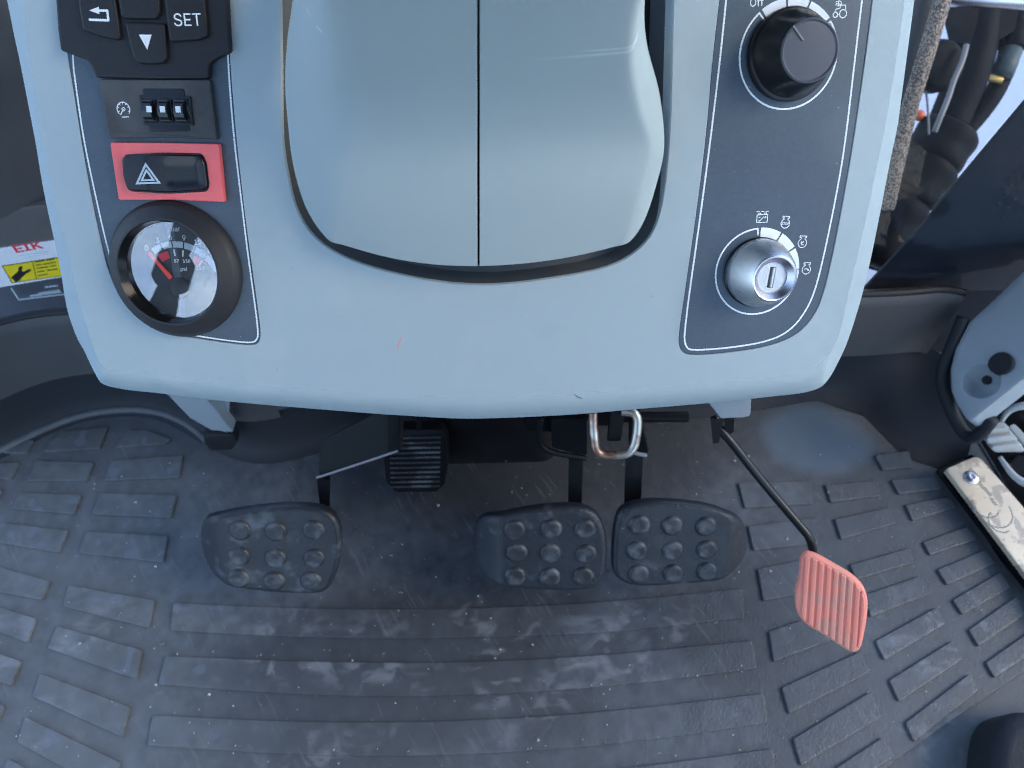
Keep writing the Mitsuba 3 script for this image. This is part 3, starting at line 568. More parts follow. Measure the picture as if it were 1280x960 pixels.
part(ga, 'red_zone_print', at(strokes([band(PV, .0168, .0210, 103, 121), band(PV, .0168, .0208, 44, 60)], -.0006, -.0005), T), 'red_print', False)
lab = []
for s_, r_, a_ in (('0', .0275, 126.5), ('3', .0278, 110), ('6', .0279, 94), ('9', .0280, 78), ('12', .0284, 62), ('15', .0288, 46)):
    q = pol(r_, a_); lab.append(text_at(s_, .0028, q[0], q[1], 0, False, h=-.0006))
for s_, hh_, dx_, dy_, b_ in (('bar', .0025, .0018, .0322, False), ('psi', .0021, .0030, .0106, False), ('87', .0017, -.0004, .0150, True), ('130', .0017, .0054, .0149, True), ('217', .0018, .0126, .0110, False)):
    lab.append(text_at(s_, hh_, PV[0]+dx_, PV[1]+dy_, 0, b_, h=-.0006))
part(ga, 'number_print', at(cat(*lab), T), 'white_print', False)
dv = np.array([-.60, .80]); nv = np.array([dv[1], -dv[0]]); n0, n1 = np.array(PV)+dv*.0070, np.array(PV)+dv*.0250
nd = slab(rounded([n0-nv*.0013, n0+nv*.0013, n1+nv*.0007, n1-nv*.0007], .0002, .0006), .0006, .0013, .0002)
part(ga, 'needle', at(nd, T), 'needle_red', 30)
hbm = lathe([(.0058, -.0006), (.0058, .0010), (.0051, .0016), (.0001, .0018)], 48); hbm.apply_translation([PV[0], PV[1], 0])
part(ga, 'hub', at(hbm, T), 'satin_black', 40)
gl = lathe([(.0262, .0024), (.0131, .0026), (.0001, .0026)], 72)
part(ga, 'glass', at(gl, T), 'gauge_glass', False)

# ---- light knob
T = local(KC[0], KC[1], 0)
lk = part(con, 'light_knob', at(lathe([(.0224, -.0008), (.0226, .0020), (.0222, .0032), (.0205, .0040), (.0001, .0042)], 96), T), 'satin_black', 40, label='black rotary knob with a grey cap')
n = 96; a = np.linspace(0, 2*np.pi, n, endpoint=False)
def grip(r, h, k):
    sc = 1-k*np.clip(np.cos(5*(a-1.9)), 0, 1)**1.5
    return np.c_[r*sc*np.cos(a), r*sc*np.sin(a), np.full(n, h)]
part(lk, 'grip', at(loft([grip(.0208, .0040, .0), grip(.0206, .0058, .03), grip(.0192, .0085, .10), grip(.0172, .0150, .10), grip(.0158, .0190, .05), grip(.0152, .0204, .01), grip(.0147, .0210, 0)]), T), 'satin_black', 50)
part(lk, 'cap', at(lathe([(.0150, .0200), (.0148, .0213), (.0141, .0217), (.0136, .0214), (.0132, .0210), (.0060, .0212), (.0001, .0212)], 72), T), 'knob_cap', 40, label='worn grey round cap on the knob')
pm = trimesh.creation.box(extents=[.0085, .0009, .0006]); pm.apply_translation([.0105, 0, .0216]); pm.apply_transform(trimesh.transformations.rotation_matrix(math.radians(132), [0, 0, 1]))
part(lk, 'pointer', at(pm, T), 'cable_grey', False)

# ---- ignition lock
T = local(IC[0], IC[1], 0)
ig = part(con, 'ignition_lock', at(lathe([(.0192, -.0008), (.0193, .0006), (.0188, .0010)], 96), T), 'gloss_black', 40, label='chrome ignition lock with a steel key slot')
part(ig, 'barrel', at(lathe([(.0187, .0002), (.0187, .0045), (.0183, .0060), (.0176, .0085), (.0160, .0135), (.0140, .0180), (.0126, .0205), (.0122, .0208)], 96), T), 'brushed_steel', 40)
part(ig, 'bezel_ring', at(lathe([(.0123, .0208), (.0119, .0211), (.0112, .0209), (.0086, .0186), (.0083, .0182), (.0082, .0160)], 96), T), 'chrome', 25)
co = [(.0082*math.cos(t), .0082*math.sin(t)) for t in np.linspace(0, 2*np.pi, 60, endpoint=False)]
slot = affinity.rotate(LineString([(0, -.0056), (0, .0056)]).buffer(.0017, cap_style=2), -6)
v, f = grid_region(Polygon(co).difference(slot), .0012, .0006)
sl = np.array(slot.exterior.coords)[:-1]
part(ig, 'lock_core', at(cat(trimesh.Trimesh(np.c_[v, np.full(len(v), .0172)], f, process=False), loft([np.c_[sl, np.full(len(sl), .0172)], np.c_[sl, np.full(len(sl), .0120)]])), T), 'core_steel', 30)
part(ig, 'slot_bottom', at(cap2(sl, .0125), T), 'black_print', False)
sh = slab(rounded([(-.0002, -.0054), (.0013, -.0054), (.0013, .0054), (-.0002, .0054)], .0004, .0004), .0125, .0176, .0004)
sh.apply_transform(trimesh.transformations.rotation_matrix(math.radians(-6), [0, 0, 1])); part(ig, 'slot_shutter', at(sh, T), 'core_steel', 30)

# ---- support leg at the left, lower bracket at the right
part(con, 'support_leg', plate3d([(-0.2936,0.3281,0.2088),(-0.2392,0.3222,0.2063),(-0.2472,0.3387,0.0713),(-0.2703,0.3393,0.0713),(-0.2784,0.3426,0.1019),(-0.2762,0.3317,0.165)], .012, .002), 'pillar_plastic', 30)
part(con, 'leg_gusset', plate3d([(-0.2483,0.3444,0.1265),(-0.2345,0.3447,0.1269),(-0.2544,0.3418,0.0672),(-0.2591,0.3412,0.0668)], .004, .001), 'pillar_plastic', 30)
part(con, 'leg_foot', plate3d([(-0.2804,0.342,0.0612),(-0.2508,0.3419,0.0616),(-0.2505,0.3395,0.0486),(-0.2597,0.3364,0.0352),(-0.2821,0.337,0.0352),(-0.2845,0.3383,0.0474)], .012, .003), 'black_plastic', 30)
part(con, 'lower_bracket', plate3d([(0.1425,0.2386,0.3023),(0.1735,0.2396,0.3034),(0.1786,0.2376,0.2792),(0.1743,0.2353,0.2778),(0.1587,0.2353,0.2776),(0.1537,0.2382,0.2849)], .006, .0012), 'pillar_plastic', 30)

# ================================================================== STEERING COLUMN COVER
cc = thing('column_cover', 'grey two-piece steering column cover with a centre seam in front of the console', 'column cover')
ROWS = [  # Lout, Lridge, Centre, Rridge, Rout  (X, Y, h)
 [(-0.0747,0.0448,0.0095),(-0.0694,0.0438,0.0115),(0.0013,0.0314,0.014),(0.0726,0.0396,0.0115),(0.0792,0.0411,0.0095)],
 [(-0.0813,0.0518,0.009),(-0.0688,0.0534,0.0165),(0.0018,0.0444,0.019),(0.077,0.05,0.0165),(0.0859,0.0477,0.009)],
 [(-0.0886,0.0677,0.0085),(-0.0672,0.0694,0.024),(0.0026,0.0657,0.0265),(0.0819,0.0672,0.023),(0.0932,0.0667,0.009)],
 [(-0.092,0.0921,0.008),(-0.0625,0.0921,0.0315),(0.0035,0.0899,0.0345),(0.0863,0.0882,0.0275),(0.0966,0.0893,0.014)],
 [(-0.0918,0.116,0.008),(-0.0566,0.1118,0.046),(0.0045,0.1093,0.05),(0.0768,0.1096,0.046),(0.0944,0.1128,0.01)],
 [(-0.0889,0.1386,0.008),(-0.0528,0.1315,0.074),(0.0057,0.13,0.079),(0.0689,0.1297,0.074),(0.0882,0.1362,0.004)],
 [(-0.0836,0.1596,0.008),(-0.0528,0.1459,0.096),(0.0067,0.1439,0.103),(0.0677,0.1443,0.096),(0.0829,0.1554,0.02)],
 [(-0.078,0.1832,0.008),(-0.0504,0.1595,0.12),(0.0076,0.1569,0.128),(0.0676,0.1581,0.12),(0.0812,0.1724,0.05)]]
RW = np.array(ROWS)                        # rows, 5, 3
vs = np.arange(len(RW)); vv = np.linspace(0, len(RW)-1, 110)
RWf = np.stack([PchipInterpolator(vs, RW[:, k])(vv) for k in range(5)], 1)
from scipy.ndimage import gaussian_filter1d
RWf = gaussian_filter1d(RWf, 2.5, axis=0, mode='nearest')
def half(side, seam):
    rows = []
    for r in RWf:
        o, g, c = (r[0], r[1], r[2]) if side < 0 else (r[4], r[3], r[2])
        c = c.copy(); c[0] += side*seam
        t = np.linspace(0, 1, 34)[:, None]
        # front: from the seam to the ridge, crowned
        fr_ = c*(1-t)+g*t; fr_[:, 1:] = c[1:]+(g-c)[1:]*t**2.1
        s = np.linspace(0, 1, 16)[1:, None]
        ch = g*(1-s)+o*s; ch[:, 2] += (4*s*(1-s))[:, 0]*.0015
        q = np.vstack([fr_, ch])
        # soften the ridge on the left half, a crisper one on the right
        for _ in range(22 if side < 0 else 2): q[1:-1] = .5*q[1:-1]+.25*(q[:-2]+q[2:])
        edge = np.array([[o[0]-side*.0008, o[1], o[2]-.0035]])
        sw = np.array([[c[0]-side*.0001, c[1], c[2]-.012], [c[0], c[1], c[2]-.0006]])
        q[0] = [c[0]+side*.0003, c[1], c[2]]
        rows.append(np.vstack([sw, q, edge]))
    first = rows[0].copy(); first[:, 2] -= .0028; first[:, 1] += .0012
    second = rows[0].copy(); second[:, 2] -= .0008; second[:, 1] -= .0001
    inner = first.copy(); inner[:, 1] += .02; inner[:, 2] -= .0005
    return loft([inner, first, second]+rows, closed=False)
part(cc, 'left_half', cmesh(half(-1, .00055)), 'cover_plastic', 30)
part(cc, 'right_half', cmesh(half(1, .00055)), 'cover_plastic', 30)
part(cc, 'seam_strip', cmesh(loft([np.c_[RWf[:, 2, 0]-.002, RWf[:, 2, 1], RWf[:, 2, 2]-.006], np.c_[RWf[:, 2, 0]+.002, RWf[:, 2, 1], RWf[:, 2, 2]-.006]], closed=False)), 'black_print', False)

# ================================================================== PEDALS
PO = np.array([0.0175, 0.2058, 0.0968]); PE_ = math.radians(40); PX = np.array([1.0, 0, 0]); PY_ = np.array([0, math.sin(PE_), math.cos(PE_)]); PN_ = np.array([0, -math.cos(PE_), math.sin(PE_)])
def pw(m): m = m.copy(); v = m.vertices; m.vertices = PO+np.outer(v[:, 0], PX)+np.outer(v[:, 1], PY_)+np.outer(v[:, 2], PN_); return m
STUD = [(.0096, -.0005), (.0091, .0008), (.0084, .0018), (.0074, .0025), (.0060, .0026), (.0046, .0023), (.0001, .0020)]
def pad_pedal(key, outline, studs, slope):
    ring = ccw(rounded(chaikin(outline, 2), .004, .0022)); P = Polygon(ring); x0, x1 = ring[:, 0].min(), ring[:, 0].max()
    def bend(v):     # one flank of the pad falls away
        t = (v[:, 0]-x0)/(x1-x0); d = np.clip((.22-t)/.22, 0, 1) if slope < 0 else np.clip((t-.78)/.22, 0, 1)
        v = v.copy(); v[:, 2] -= .020*d**1.4; return v
    rings = [np.c_[inset(ring, .001), np.full(len(ring), -.012)], np.c_[ring, np.full(len(ring), -.009)]]
    for k in range(6):
        b = math.pi/2*k/5; rings.append(np.c_[inset(ring, .0045*(1-math.cos(b))), np.full(len(ring), -.0045+.0045*math.sin(b))])
    v, f = grid_region(Polygon(rings[-1][:, :2]).buffer(0), .004, .0022)
    m = cat(loft(rings), trimesh.Trimesh(np.c_[v, np.zeros(len(v))], f, process=False)); m.vertices = bend(np.array(m.vertices)); m.merge_vertices()
    pk = part(key, 'pad', pw(m), 'pad_rubber', True)
    for (sx, sy) in studs:
        s = lathe(STUD, 28); z = bend(np.array([[sx, sy, 0.0]]))[0, 2]; s.apply_translation([sx, sy, z]); part(pk, 'stud', pw(s), 'stud_rubber', 50)
cl = thing('clutch_pedal', 'black clutch pedal with a nine-stud rubber pad, leftmost of the wide pedals', 'pedal')
pad_pedal(cl, [(-0.272,0.0065),(-0.2652,0.0279),(-0.2507,0.0404),(-0.2181,0.0463),(-0.1782,0.0489),(-0.1509,0.0437),(-0.1426,0.0259),(-0.1471,-0.0075),(-0.1586,-0.0354),(-0.1742,-0.039),(-0.2152,-0.0352),(-0.2553,-0.0267),(-0.2703,-0.0134)],
          [(-0.227,0.0276),(-0.1975,0.026),(-0.166,0.0266),(-0.2311,0.0025),(-0.2009,0),(-0.1682,-0.0009),(-0.2347,-0.0192),(-0.2047,-0.0226),(-0.1733,-0.0235)], -1)
part(cl, 'arm', hull3([(-0.1456,0.2648,0.1341),(-0.1354,0.2658,0.1348),(-0.1452,0.2594,0.1368),(-0.1338,0.2591,0.1368),(-0.1477,0.2428,0.1017),(-0.1401,0.2426,0.1017),(-0.152,0.2493,0.0846),(-0.1441,0.2491,0.0846)]), 'arm_paint', False)
part(cl, 'arm_plate', plate3d([(-0.1394,0.2828,0.1619),(-0.0672,0.2914,0.2142),(-0.07,0.2646,0.1813),(-0.0782,0.2633,0.177),(-0.144,0.2603,0.1396)], .006, .0012), 'arm_paint', 30)
part(cl, 'arm_edge', tube(spline([(-0.1444,0.2599,0.1405),(-0.1194,0.2616,0.1534),(-0.0787,0.2629,0.1779),(-0.0718,0.2636,0.1819)], 20), .0011, 8), 'worn_edge', True)
part(cl, 'arm_post', hull3([(-0.0773,0.2852,0.2105),(-0.068,0.285,0.2105),(-0.0792,0.2624,0.1834),(-0.0703,0.2633,0.184),(-0.0802,0.2947,0.1928),(-0.0706,0.2945,0.1928),(-0.0818,0.2702,0.167),(-0.0727,0.271,0.1677)]), 'arm_paint', False)

bp = thing('brake_pedal', 'black brake pedal with a nine-stud rubber pad, left one of the adjoining pair', 'pedal')
pad_pedal(bp, [(-0.035,-0.0069),(-0.0315,0.0181),(-0.0209,0.0316),(0.0087,0.0384),(0.0408,0.042),(0.0643,0.0399),(0.0759,0.0297),(0.0818,0.0094),(0.0819,-0.02),(0.076,-0.0377),(0.0615,-0.043),(0.0202,-0.0401),(-0.0242,-0.0346),(-0.0322,-0.0238)],
          [(0.0024,0.0218),(0.0335,0.0216),(0.0619,0.0208),(0.0041,-0.0009),(0.0328,-0.0018),(0.0636,-0.0035),(0.0024,-0.024),(0.0321,-0.0257),(0.0612,-0.0258)], -1)
part(bp, 'arm', hull3([(0.0673,0.2722,0.1416),(0.0795,0.2719,0.1416),(0.0673,0.243,0.1017),(0.0792,0.2427,0.1017),(0.0694,0.2826,0.1188),(0.0821,0.2822,0.1188),(0.0694,0.252,0.078),(0.0817,0.2517,0.078)]), 'arm_paint', False)
part(bp, 'arm_plate', plate3d([(0.0524,0.2732,0.1593),(0.05,0.2824,0.1934),(0.0793,0.2816,0.1934),(0.0822,0.27,0.1487),(0.0672,0.2715,0.1527)], .006, .0012), 'arm_paint', 30)
part(bp, 'arm_edge', tube(spline([(0.0424,0.2826,0.1934),(0.0431,0.2754,0.1627),(0.0525,0.2716,0.1549),(0.0694,0.2704,0.1487),(0.0811,0.2696,0.1449)], 20), .0026, 8), 'arm_paint', True)
bp2 = thing('brake_pedal', 'black brake pedal with a nine-stud rubber pad, right one of the adjoining pair', 'pedal')
pad_pedal(bp2, [(0.0858,-0.0105),(0.0868,0.027),(0.0945,0.0398),(0.1144,0.0438),(0.14,0.0423),(0.1727,0.0368),(0.1968,0.0231),(0.2093,-0.0022),(0.2097,-0.0214),(0.1933,-0.0339),(0.1621,-0.0379),(0.109,-0.0403),(0.0941,-0.0341),(0.0869,-0.025)],
          [(0.1079,0.0234),(0.1357,0.0218),(0.1644,0.0202),(0.1068,-0.0016),(0.1375,-0.0025),(0.1666,-0.0025),(0.1091,-0.0248),(0.139,-0.0253),(0.1681,-0.0242)], 1)
part(bp2, 'arm', hull3([(0.115,0.2726,0.146),(0.1299,0.2728,0.1464),(0.1162,0.243,0.1024),(0.1309,0.2426,0.1024),(0.1194,0.2843,0.1205),(0.1349,0.2845,0.1209),(0.1201,0.252,0.0788),(0.1353,0.2516,0.0788)]), 'arm_paint', False)
part(bp2, 'arm_plate', plate3d([(0.1124,0.2829,0.1947),(0.1213,0.2827,0.1947),(0.1338,0.271,0.15),(0.1308,0.2702,0.1472),(0.1171,0.2732,0.151)], .008, .0012), 'arm_paint', 30)
part(bp2, 'arm_edge', tube([(0.1173,0.2713,0.1534),(0.1243,0.2702,0.1506),(0.1318,0.2693,0.149)], .002, 8), 'worn_edge', True)

ps = thing('pedal_shaft', 'dark pedal shaft with black bracket just under the console edge', 'shaft')
part(ps, 'shaft', tube([(0.0303,0.3048,0.1541),(0.1702,0.3017,0.1544)], .0045, 16), 'arm_paint', True)
part(ps, 'bushing', tube([(0.0556,0.2943,0.1715),(0.0827,0.2936,0.1715)], .0042, 16), 'worn_steel', True)
part(ps, 'bracket', hull3([(0.08,0.2906,0.1928),(0.1018,0.29,0.1928),(0.1016,0.2834,0.1775),(0.0821,0.2839,0.1775),(0.0833,0.3046,0.1663),(0.1061,0.304,0.1663),(0.1059,0.2969,0.1507),(0.0854,0.2974,0.1507)]), 'arm_paint', False)
part(ps, 'bracket', hull3([(0.0312,0.2995,0.1742),(0.0543,0.2989,0.1742),(0.0533,0.2891,0.1569),(0.0318,0.2908,0.1576),(0.0321,0.3136,0.1476),(0.0563,0.3129,0.1476),(0.0552,0.3024,0.13),(0.0327,0.3042,0.1307)]), 'arm_paint', False)
part(ps, 'cotter', plate3d([(0.0965,0.2828,0.2117),(0.1082,0.2825,0.2117),(0.1056,0.2655,0.1845),(0.0948,0.2658,0.1845)], .004, .001), 'arm_paint', 30)
sk = thing('pedal_latch', 'rusty bright steel loop that links the two brake pedals', 'latch')
whole(sk, tube(chaikin([(0.0827,0.2812,0.2048),(0.0831,0.2664,0.1939),(0.0852,0.2555,0.1831),(0.0998,0.2545,0.1815),(0.1139,0.255,0.1855),(0.1175,0.2678,0.1964),(0.1172,0.2789,0.2074),(0.1051,0.2813,0.2063)], 4, False), .0036, 14), 'worn_steel', True)

fp = thing('foot_switch', 'small black ribbed foot pedal standing behind the clutch arm', 'pedal')
T3 = np.array([(-0.0679,0.3257,0.0896),(-0.0736,0.2924,0.0241)])
fo = [(-0.0948,0.3284,0.0908),(-0.0453,0.3271,0.0908),(-0.0406,0.322,0.0821),(-0.041,0.3085,0.0535),(-0.0464,0.2953,0.0297),(-0.0557,0.2913,0.0214),(-0.0969,0.2923,0.0214),(-0.1043,0.2987,0.0331),(-0.1038,0.3123,0.0582),(-0.0995,0.3236,0.0821)]
part(fp, 'pad', plate3d(fo, .014, .004), 'arm_paint', 30)
fo = np.array(fo); top, bot = fo[:2].mean(0), fo[5:7].mean(0); nn = CAM-fo.mean(0); nn /= np.linalg.norm(nn); 
for k in range(11):
    q = top+(bot-top)*(.12+.076*k); part(fp, 'rib', tube([q+nn*.0004-PX*.024, q+nn*.0004+PX*.024], .0014, 8), 'pad_rubber', True)
part(fp, 'arm', tube([(-0.0631,0.3364,0.1247),(-0.0675,0.3289,0.0799)], .003, 10), 'arm_paint', True)

ac = thing('accelerator_pedal', 'salmon red ribbed accelerator pedal on a bent black rod', 'pedal')
RO, RX, RY, RN = [np.array(a) for a in [[0.2643, 0.1484, 0.1366], [0.8708, -0.4916, 0.0], [0.3447, 0.6105, 0.7131], [-0.3505, -0.621, 0.7011]]]
def rw(m): m = m.copy(); v = m.vertices; m.vertices = RO+np.outer(v[:, 0], RX)+np.outer(v[:, 1], RY)+np.outer(v[:, 2], RN); return m
ro = ccw(rounded(chaikin([(-0.0359,0.0233),(-0.0277,0.0271),(-0.0107,0.0257),(0.007,0.0238),(0.0186,0.0176),(0.0251,0.0071),(0.0315,-0.0122),(0.0354,-0.027),(0.0329,-0.0325),(0.0284,-0.0337),(0.0091,-0.0305),(-0.0084,-0.0292),(-0.0182,-0.0232),(-0.0257,-0.0103),(-0.0285,0.0051)], 2), .003, .0014))
pk = part(ac, 'pad', rw(slab(ro, -.008, 0, .0022, 4, True)), 'red_rubber', 40)
RPp = Polygon(ro).buffer(-.0018)
lines_ = np.array([(-0.0318,0.0275),(-0.0073,-0.0357),(-0.0272,0.03),(0.0001,-0.0391),(-0.0216,0.0302),(0.0061,-0.0395),(-0.0154,0.0291),(0.0127,-0.041),(-0.0093,0.028),(0.0189,-0.042),(-0.0032,0.027),(0.0245,-0.0417),(0.0023,0.0271),(0.0301,-0.0414),(0.0084,0.0261),(0.0357,-0.0411),(0.0145,0.0236),(0.0396,-0.0387)]).reshape(-1, 2, 2)
for a, b in lines_:
    d = b-a; L = np.linalg.norm(d); d /= L
    g = LineString([a-d*.02, b+d*.02]).buffer(.00185, cap_style=2).intersection(RPp)
    if g.is_empty or g.geom_type != 'Polygon': continue
    g = g.simplify(.0001)
    rg_ = ccw(resample(np.array(g.exterior.coords)[:-1], .0010))
    part(pk, 'rib', rw(slab(rg_, -.001, .0012, .0009, 3)), 'red_rubber', 60)
rod = spline([(0.1763,0.2743,0.208),(0.1804,0.2656,0.203),(0.1865,0.259,0.1993),(0.2049,0.2417,0.1838),(0.2305,0.2187,0.1628),(0.2482,0.2005,0.1514),(0.2535,0.1946,0.147),(0.2582,0.1881,0.1364),(0.2637,0.1809,0.1231)], 60)
part(ac, 'rod', tube(rod, .0034, 14), 'satin_black', True)
part(ac, 'pivot', hull3([(0.1705,0.2677,0.2156),(0.1808,0.2674,0.2156),(0.1796,0.2565,0.1977),(0.1746,0.2555,0.1971),(0.1785,0.2813,0.189),(0.1894,0.281,0.189),(0.1879,0.2693,0.1706),(0.1827,0.2683,0.17)]), 'arm_paint', False)
part(ac, 'pivot', hull3([(0.1809,0.2685,0.2162),(0.1888,0.2683,0.2162),(0.1909,0.2632,0.2018),(0.184,0.2601,0.1999),(0.1894,0.2821,0.1896),(0.1978,0.2819,0.1896),(0.1969,0.2719,0.1838),(0.1897,0.2688,0.1819)]), 'arm_paint', False)

sb_ = thing('added_boot', 'black boot shape added to darken the space under the middle of the console', 'boot')  # ribbed black block added where the floor lies in deep shade
cr = ccw(rounded([(-.055, .338), (.062, .338), (.075, .41), (-.068, .41)], .02, .004))
whole(sb_, loft([np.c_[(cr-[0, .39])*k_+[0, .39], np.full(len(cr), z_)] for k_, z_ in ((1.12, -.002), (1.06, .006), (1.0, .02), (.94, .06), (.98, .066), (.90, .11), (.94, .116), (.88, .3))]), 'hose_rubber', 40)

# ================================================================== TRIM, PILLAR, SILL, LATCH
def ledge(i0, i1, top, name, label):
    k = thing(name, label, 'trim panel')
    b, nr = wtop[i0:i1], tnrm[i0:i1]
    pf = [(.008, .056), (.004, .062), (.006, .070), (.012, .095), (.020, .124), (.022, .130), (.026, .134), (.034, .134), (.040, .128)]
    part(k, 'panel', loft([np.c_[b+nr*a_, np.full(len(b), h)] for a_, h in pf], closed=False), 'trim_plastic', 40)
    part(k, 'rim', tube(np.c_[b+nr*.030, np.full(len(b), .134)], .004, 10), 'black_plastic', True)
    return k
ledge(0, int(np.argmax(wtop[:, 0] > -.20)), .16, 'window_ledge_trim', 'brownish dark trim ledge below the window at the left of the console')
ledge(int(np.argmax(wtop[:, 0] > .19)), int(np.argmax((wtop[:, 0] > .40) & (tnrm[:, 1] < .82))), .16, 'window_ledge_trim', 'brownish dark trim ledge below the window at the right of the console')

pt = thing('pillar_trim', 'grey pillar trim with a black round plug at the right edge', 'pillar trim')
pill = plate3d([(0.4562,0.4074,0.1331),(0.4731,0.4194,0.1519),(0.5237,0.4559,0.2026),(0.5065,0.3522,0.1771),(0.4777,0.3366,0.1446),(0.4434,0.3137,0.1019),(0.4371,0.3353,0.1028),(0.4343,0.3495,0.1052),(0.4369,0.3697,0.1111),(0.4444,0.3869,0.1177)], .03, .004)
def disc_at(px3, r, prof, key, name, mat_, n=40):
    pass
pv = np.array([(0.4562,0.4074,0.1331),(0.5065,0.3522,0.1771),(0.4434,0.3137,0.1019)]); pn = np.cross(pv[1]-pv[0], pv[2]-pv[0]); pn /= np.linalg.norm(pn); pn = pn if pn@(CAM-pv[0]) > 0 else -pn
def pillar_point(c):
    o = pv[0]; d = np.array(c)-CAM; d /= np.linalg.norm(d); return CAM+d*(((o-CAM)@pn)/(d@pn))
def on_pillar(c, prof, nseg=40):
    c = pillar_point(c)
    ex = np.cross([0, 0, 1.0], pn); ex /= np.linalg.norm(ex); ey = np.cross(pn, ex); m = lathe(prof, nseg); v = m.vertices
    m.vertices = c+np.outer(v[:, 0], ex)+np.outer(v[:, 1], ey)+np.outer(v[:, 2], pn); return m
cup = pillar_point([(0.4461,0.3406,0.1349)][0])
ball = trimesh.creation.icosphere(subdivisions=5, radius=.0185); ball.vertices = ball.vertices*.9; ball.apply_translation(cup+pn*.0045)
try:
    cut = trimesh.boolean.difference([pill, ball], engine='manifold'); pill = cut if len(cut.faces) > 100 else pill
except Exception: pass
part(pt, 'panel', pill, 'pillar_plastic', 30)
part(pt, 'plug', on_pillar([(0.4649,0.3539,0.1428)][0], [(.0105, -.002), (.0105, .003), (.0095, .004), (.0001, .0035)]), 'black_plastic', 40)
part(pt, 'screw_head', on_pillar([(0.4476,0.3437,0.1367)][0], [(.0042, -.0122), (.0040, -.0092), (.0034, -.0086), (.0001, -.0084)], 20), 'black_plastic', 40)
part(pt, 'edge_seal', tube(spline([(0.4559,0.4147,0.1293),(0.4463,0.3933,0.1133),(0.4392,0.372,0.0951),(0.4462,0.3527,0.0783),(0.4604,0.3267,0.0635),(0.4643,0.3161,0.069),(0.4674,0.3198,0.1001)], 50), .0062, 12), 'wall_rubber', True)

sp_ = thing('sill_plate', 'scuffed bare metal sill plate with one dark bolt beside the mat', 'sill plate')
part(sp_, 'channel', plate3d([(0.4589,0.311,0.0025),(0.4973,0.3258,0.0116),(0.5412,0.2591,0.0142),(0.5226,0.1361,0.018),(0.5074,0.1867,0.0066)], .012, .001), 'gloss_black', 30)
def fz(pts, z): return [(x, y, z) for x, y in pts]
part(sp_, 'plate', slab(rounded([(0.4572,0.3043),(0.4917,0.3175),(0.4973,0.3147),(0.5304,0.2426),(0.5703,0.1517),(0.5346,0.1009),(0.4984,0.1971)], .0015, .004), .016, .022, .0012), 'sill_metal', 30)
b, = [(0.4799,0.2941)]
bm = lathe([(.0072, .022), (.0072, .0232), (.0058, .0246), (.0030, .0250), (.0026, .0236), (.0001, .0234)], 32); bm.apply_translation([b[0], b[1], 0]); part(sp_, 'bolt', bm, 'chrome', 40)
sm = []
for c_, r_, a0, a1 in (([(0.4845,0.2643)][0], .0125, 150, 330), ([(0.4917,0.2575)][0], .016, 200, 380), ([(0.493,0.2476)][0], .011, 120, 300)): sm.append(line(arc(c_, r_, a0, a1), .0012))
for p_, q_ in ([(0.4817,0.3045),(0.4846,0.2983)], [(0.4852,0.2905),(0.4888,0.2819)], [(0.4891,0.2827),(0.4934,0.2741)], [(0.492,0.2725),(0.4947,0.264)]): sm.append(line([p_, q_], .003).difference(line([p_, q_], .0008)))
part(sp_, 'scuff_marks', strokes(sm, .022, .0221), 'cable_grey', False)

dl = thing('door_latch', 'grey and chrome door latch at the far right beside the sill', 'latch')
part(dl, 'backing', plate3d([(0.4933,0.3365,0.0293),(0.5202,0.3618,0.0616),(0.5722,0.3723,0.0858),(0.5535,0.2101,0.015),(0.5214,0.2596,0.0142)], .02, .002), 'gloss_black', 30)
for q in ([(0.4714,0.3232,0.0732),(0.4967,0.3216,0.0785),(0.5009,0.3178,0.074),(0.4763,0.3173,0.0676)], [(0.4747,0.3145,0.0717),(0.5006,0.3142,0.0777),(0.5055,0.3095,0.0716),(0.4789,0.3086,0.0661)], [(0.4764,0.3063,0.0693),(0.5037,0.306,0.0753),(0.5116,0.2992,0.0681),(0.4836,0.3016,0.0644)]):
    part(dl, 'guide_rib', plate3d(q, .012, .0016), 'latch_plastic', 30)
part(dl, 'claw', tube(spline([(0.4859,0.3243,0.0856),(0.4874,0.3285,0.0938),(0.4917,0.3306,0.1009),(0.4989,0.33,0.1064),(0.5123,0.3303,0.1068)], 30), np.linspace(.002, .0048, 30), 12), 'latch_plastic', True)
part(dl, 'claw', tube(spline([(0.4868,0.2974,0.0643),(0.4895,0.2873,0.0643),(0.4936,0.2773,0.0644),(0.5006,0.2693,0.0656),(0.5106,0.2632,0.0681)], 30), np.linspace(.002, .0045, 30), 12), 'latch_plastic', True)
part(dl, 'strap', plate3d([(0.4881,0.3171,0.0896),(0.4934,0.3196,0.0911),(0.5079,0.2921,0.0905),(0.5033,0.2858,0.0868)], .004, .001), 'latch_plastic', 30)
part(dl, 'roller', hull3(np.vstack([tube([(0.5068,0.2929,0.0563),(0.5014,0.2856,0.0693)], .009, 16).vertices])), 'satin_black', False)

bt = thing('seat_base', 'black rounded seat base corner at the bottom right', 'seat base')
sb = ccw(rounded([(0.3952,0.0111),(0.4099,0.0484),(0.4179,0.0621),(0.4279,0.0717),(0.4424,0.0762),(0.525,0.0741),(0.4869,-0.045),(0.3771,-0.0422)], .012, .004))
part(bt, 'cover', slab(sb, -.003, .04, .014, 6), 'wall_rubber', 40)

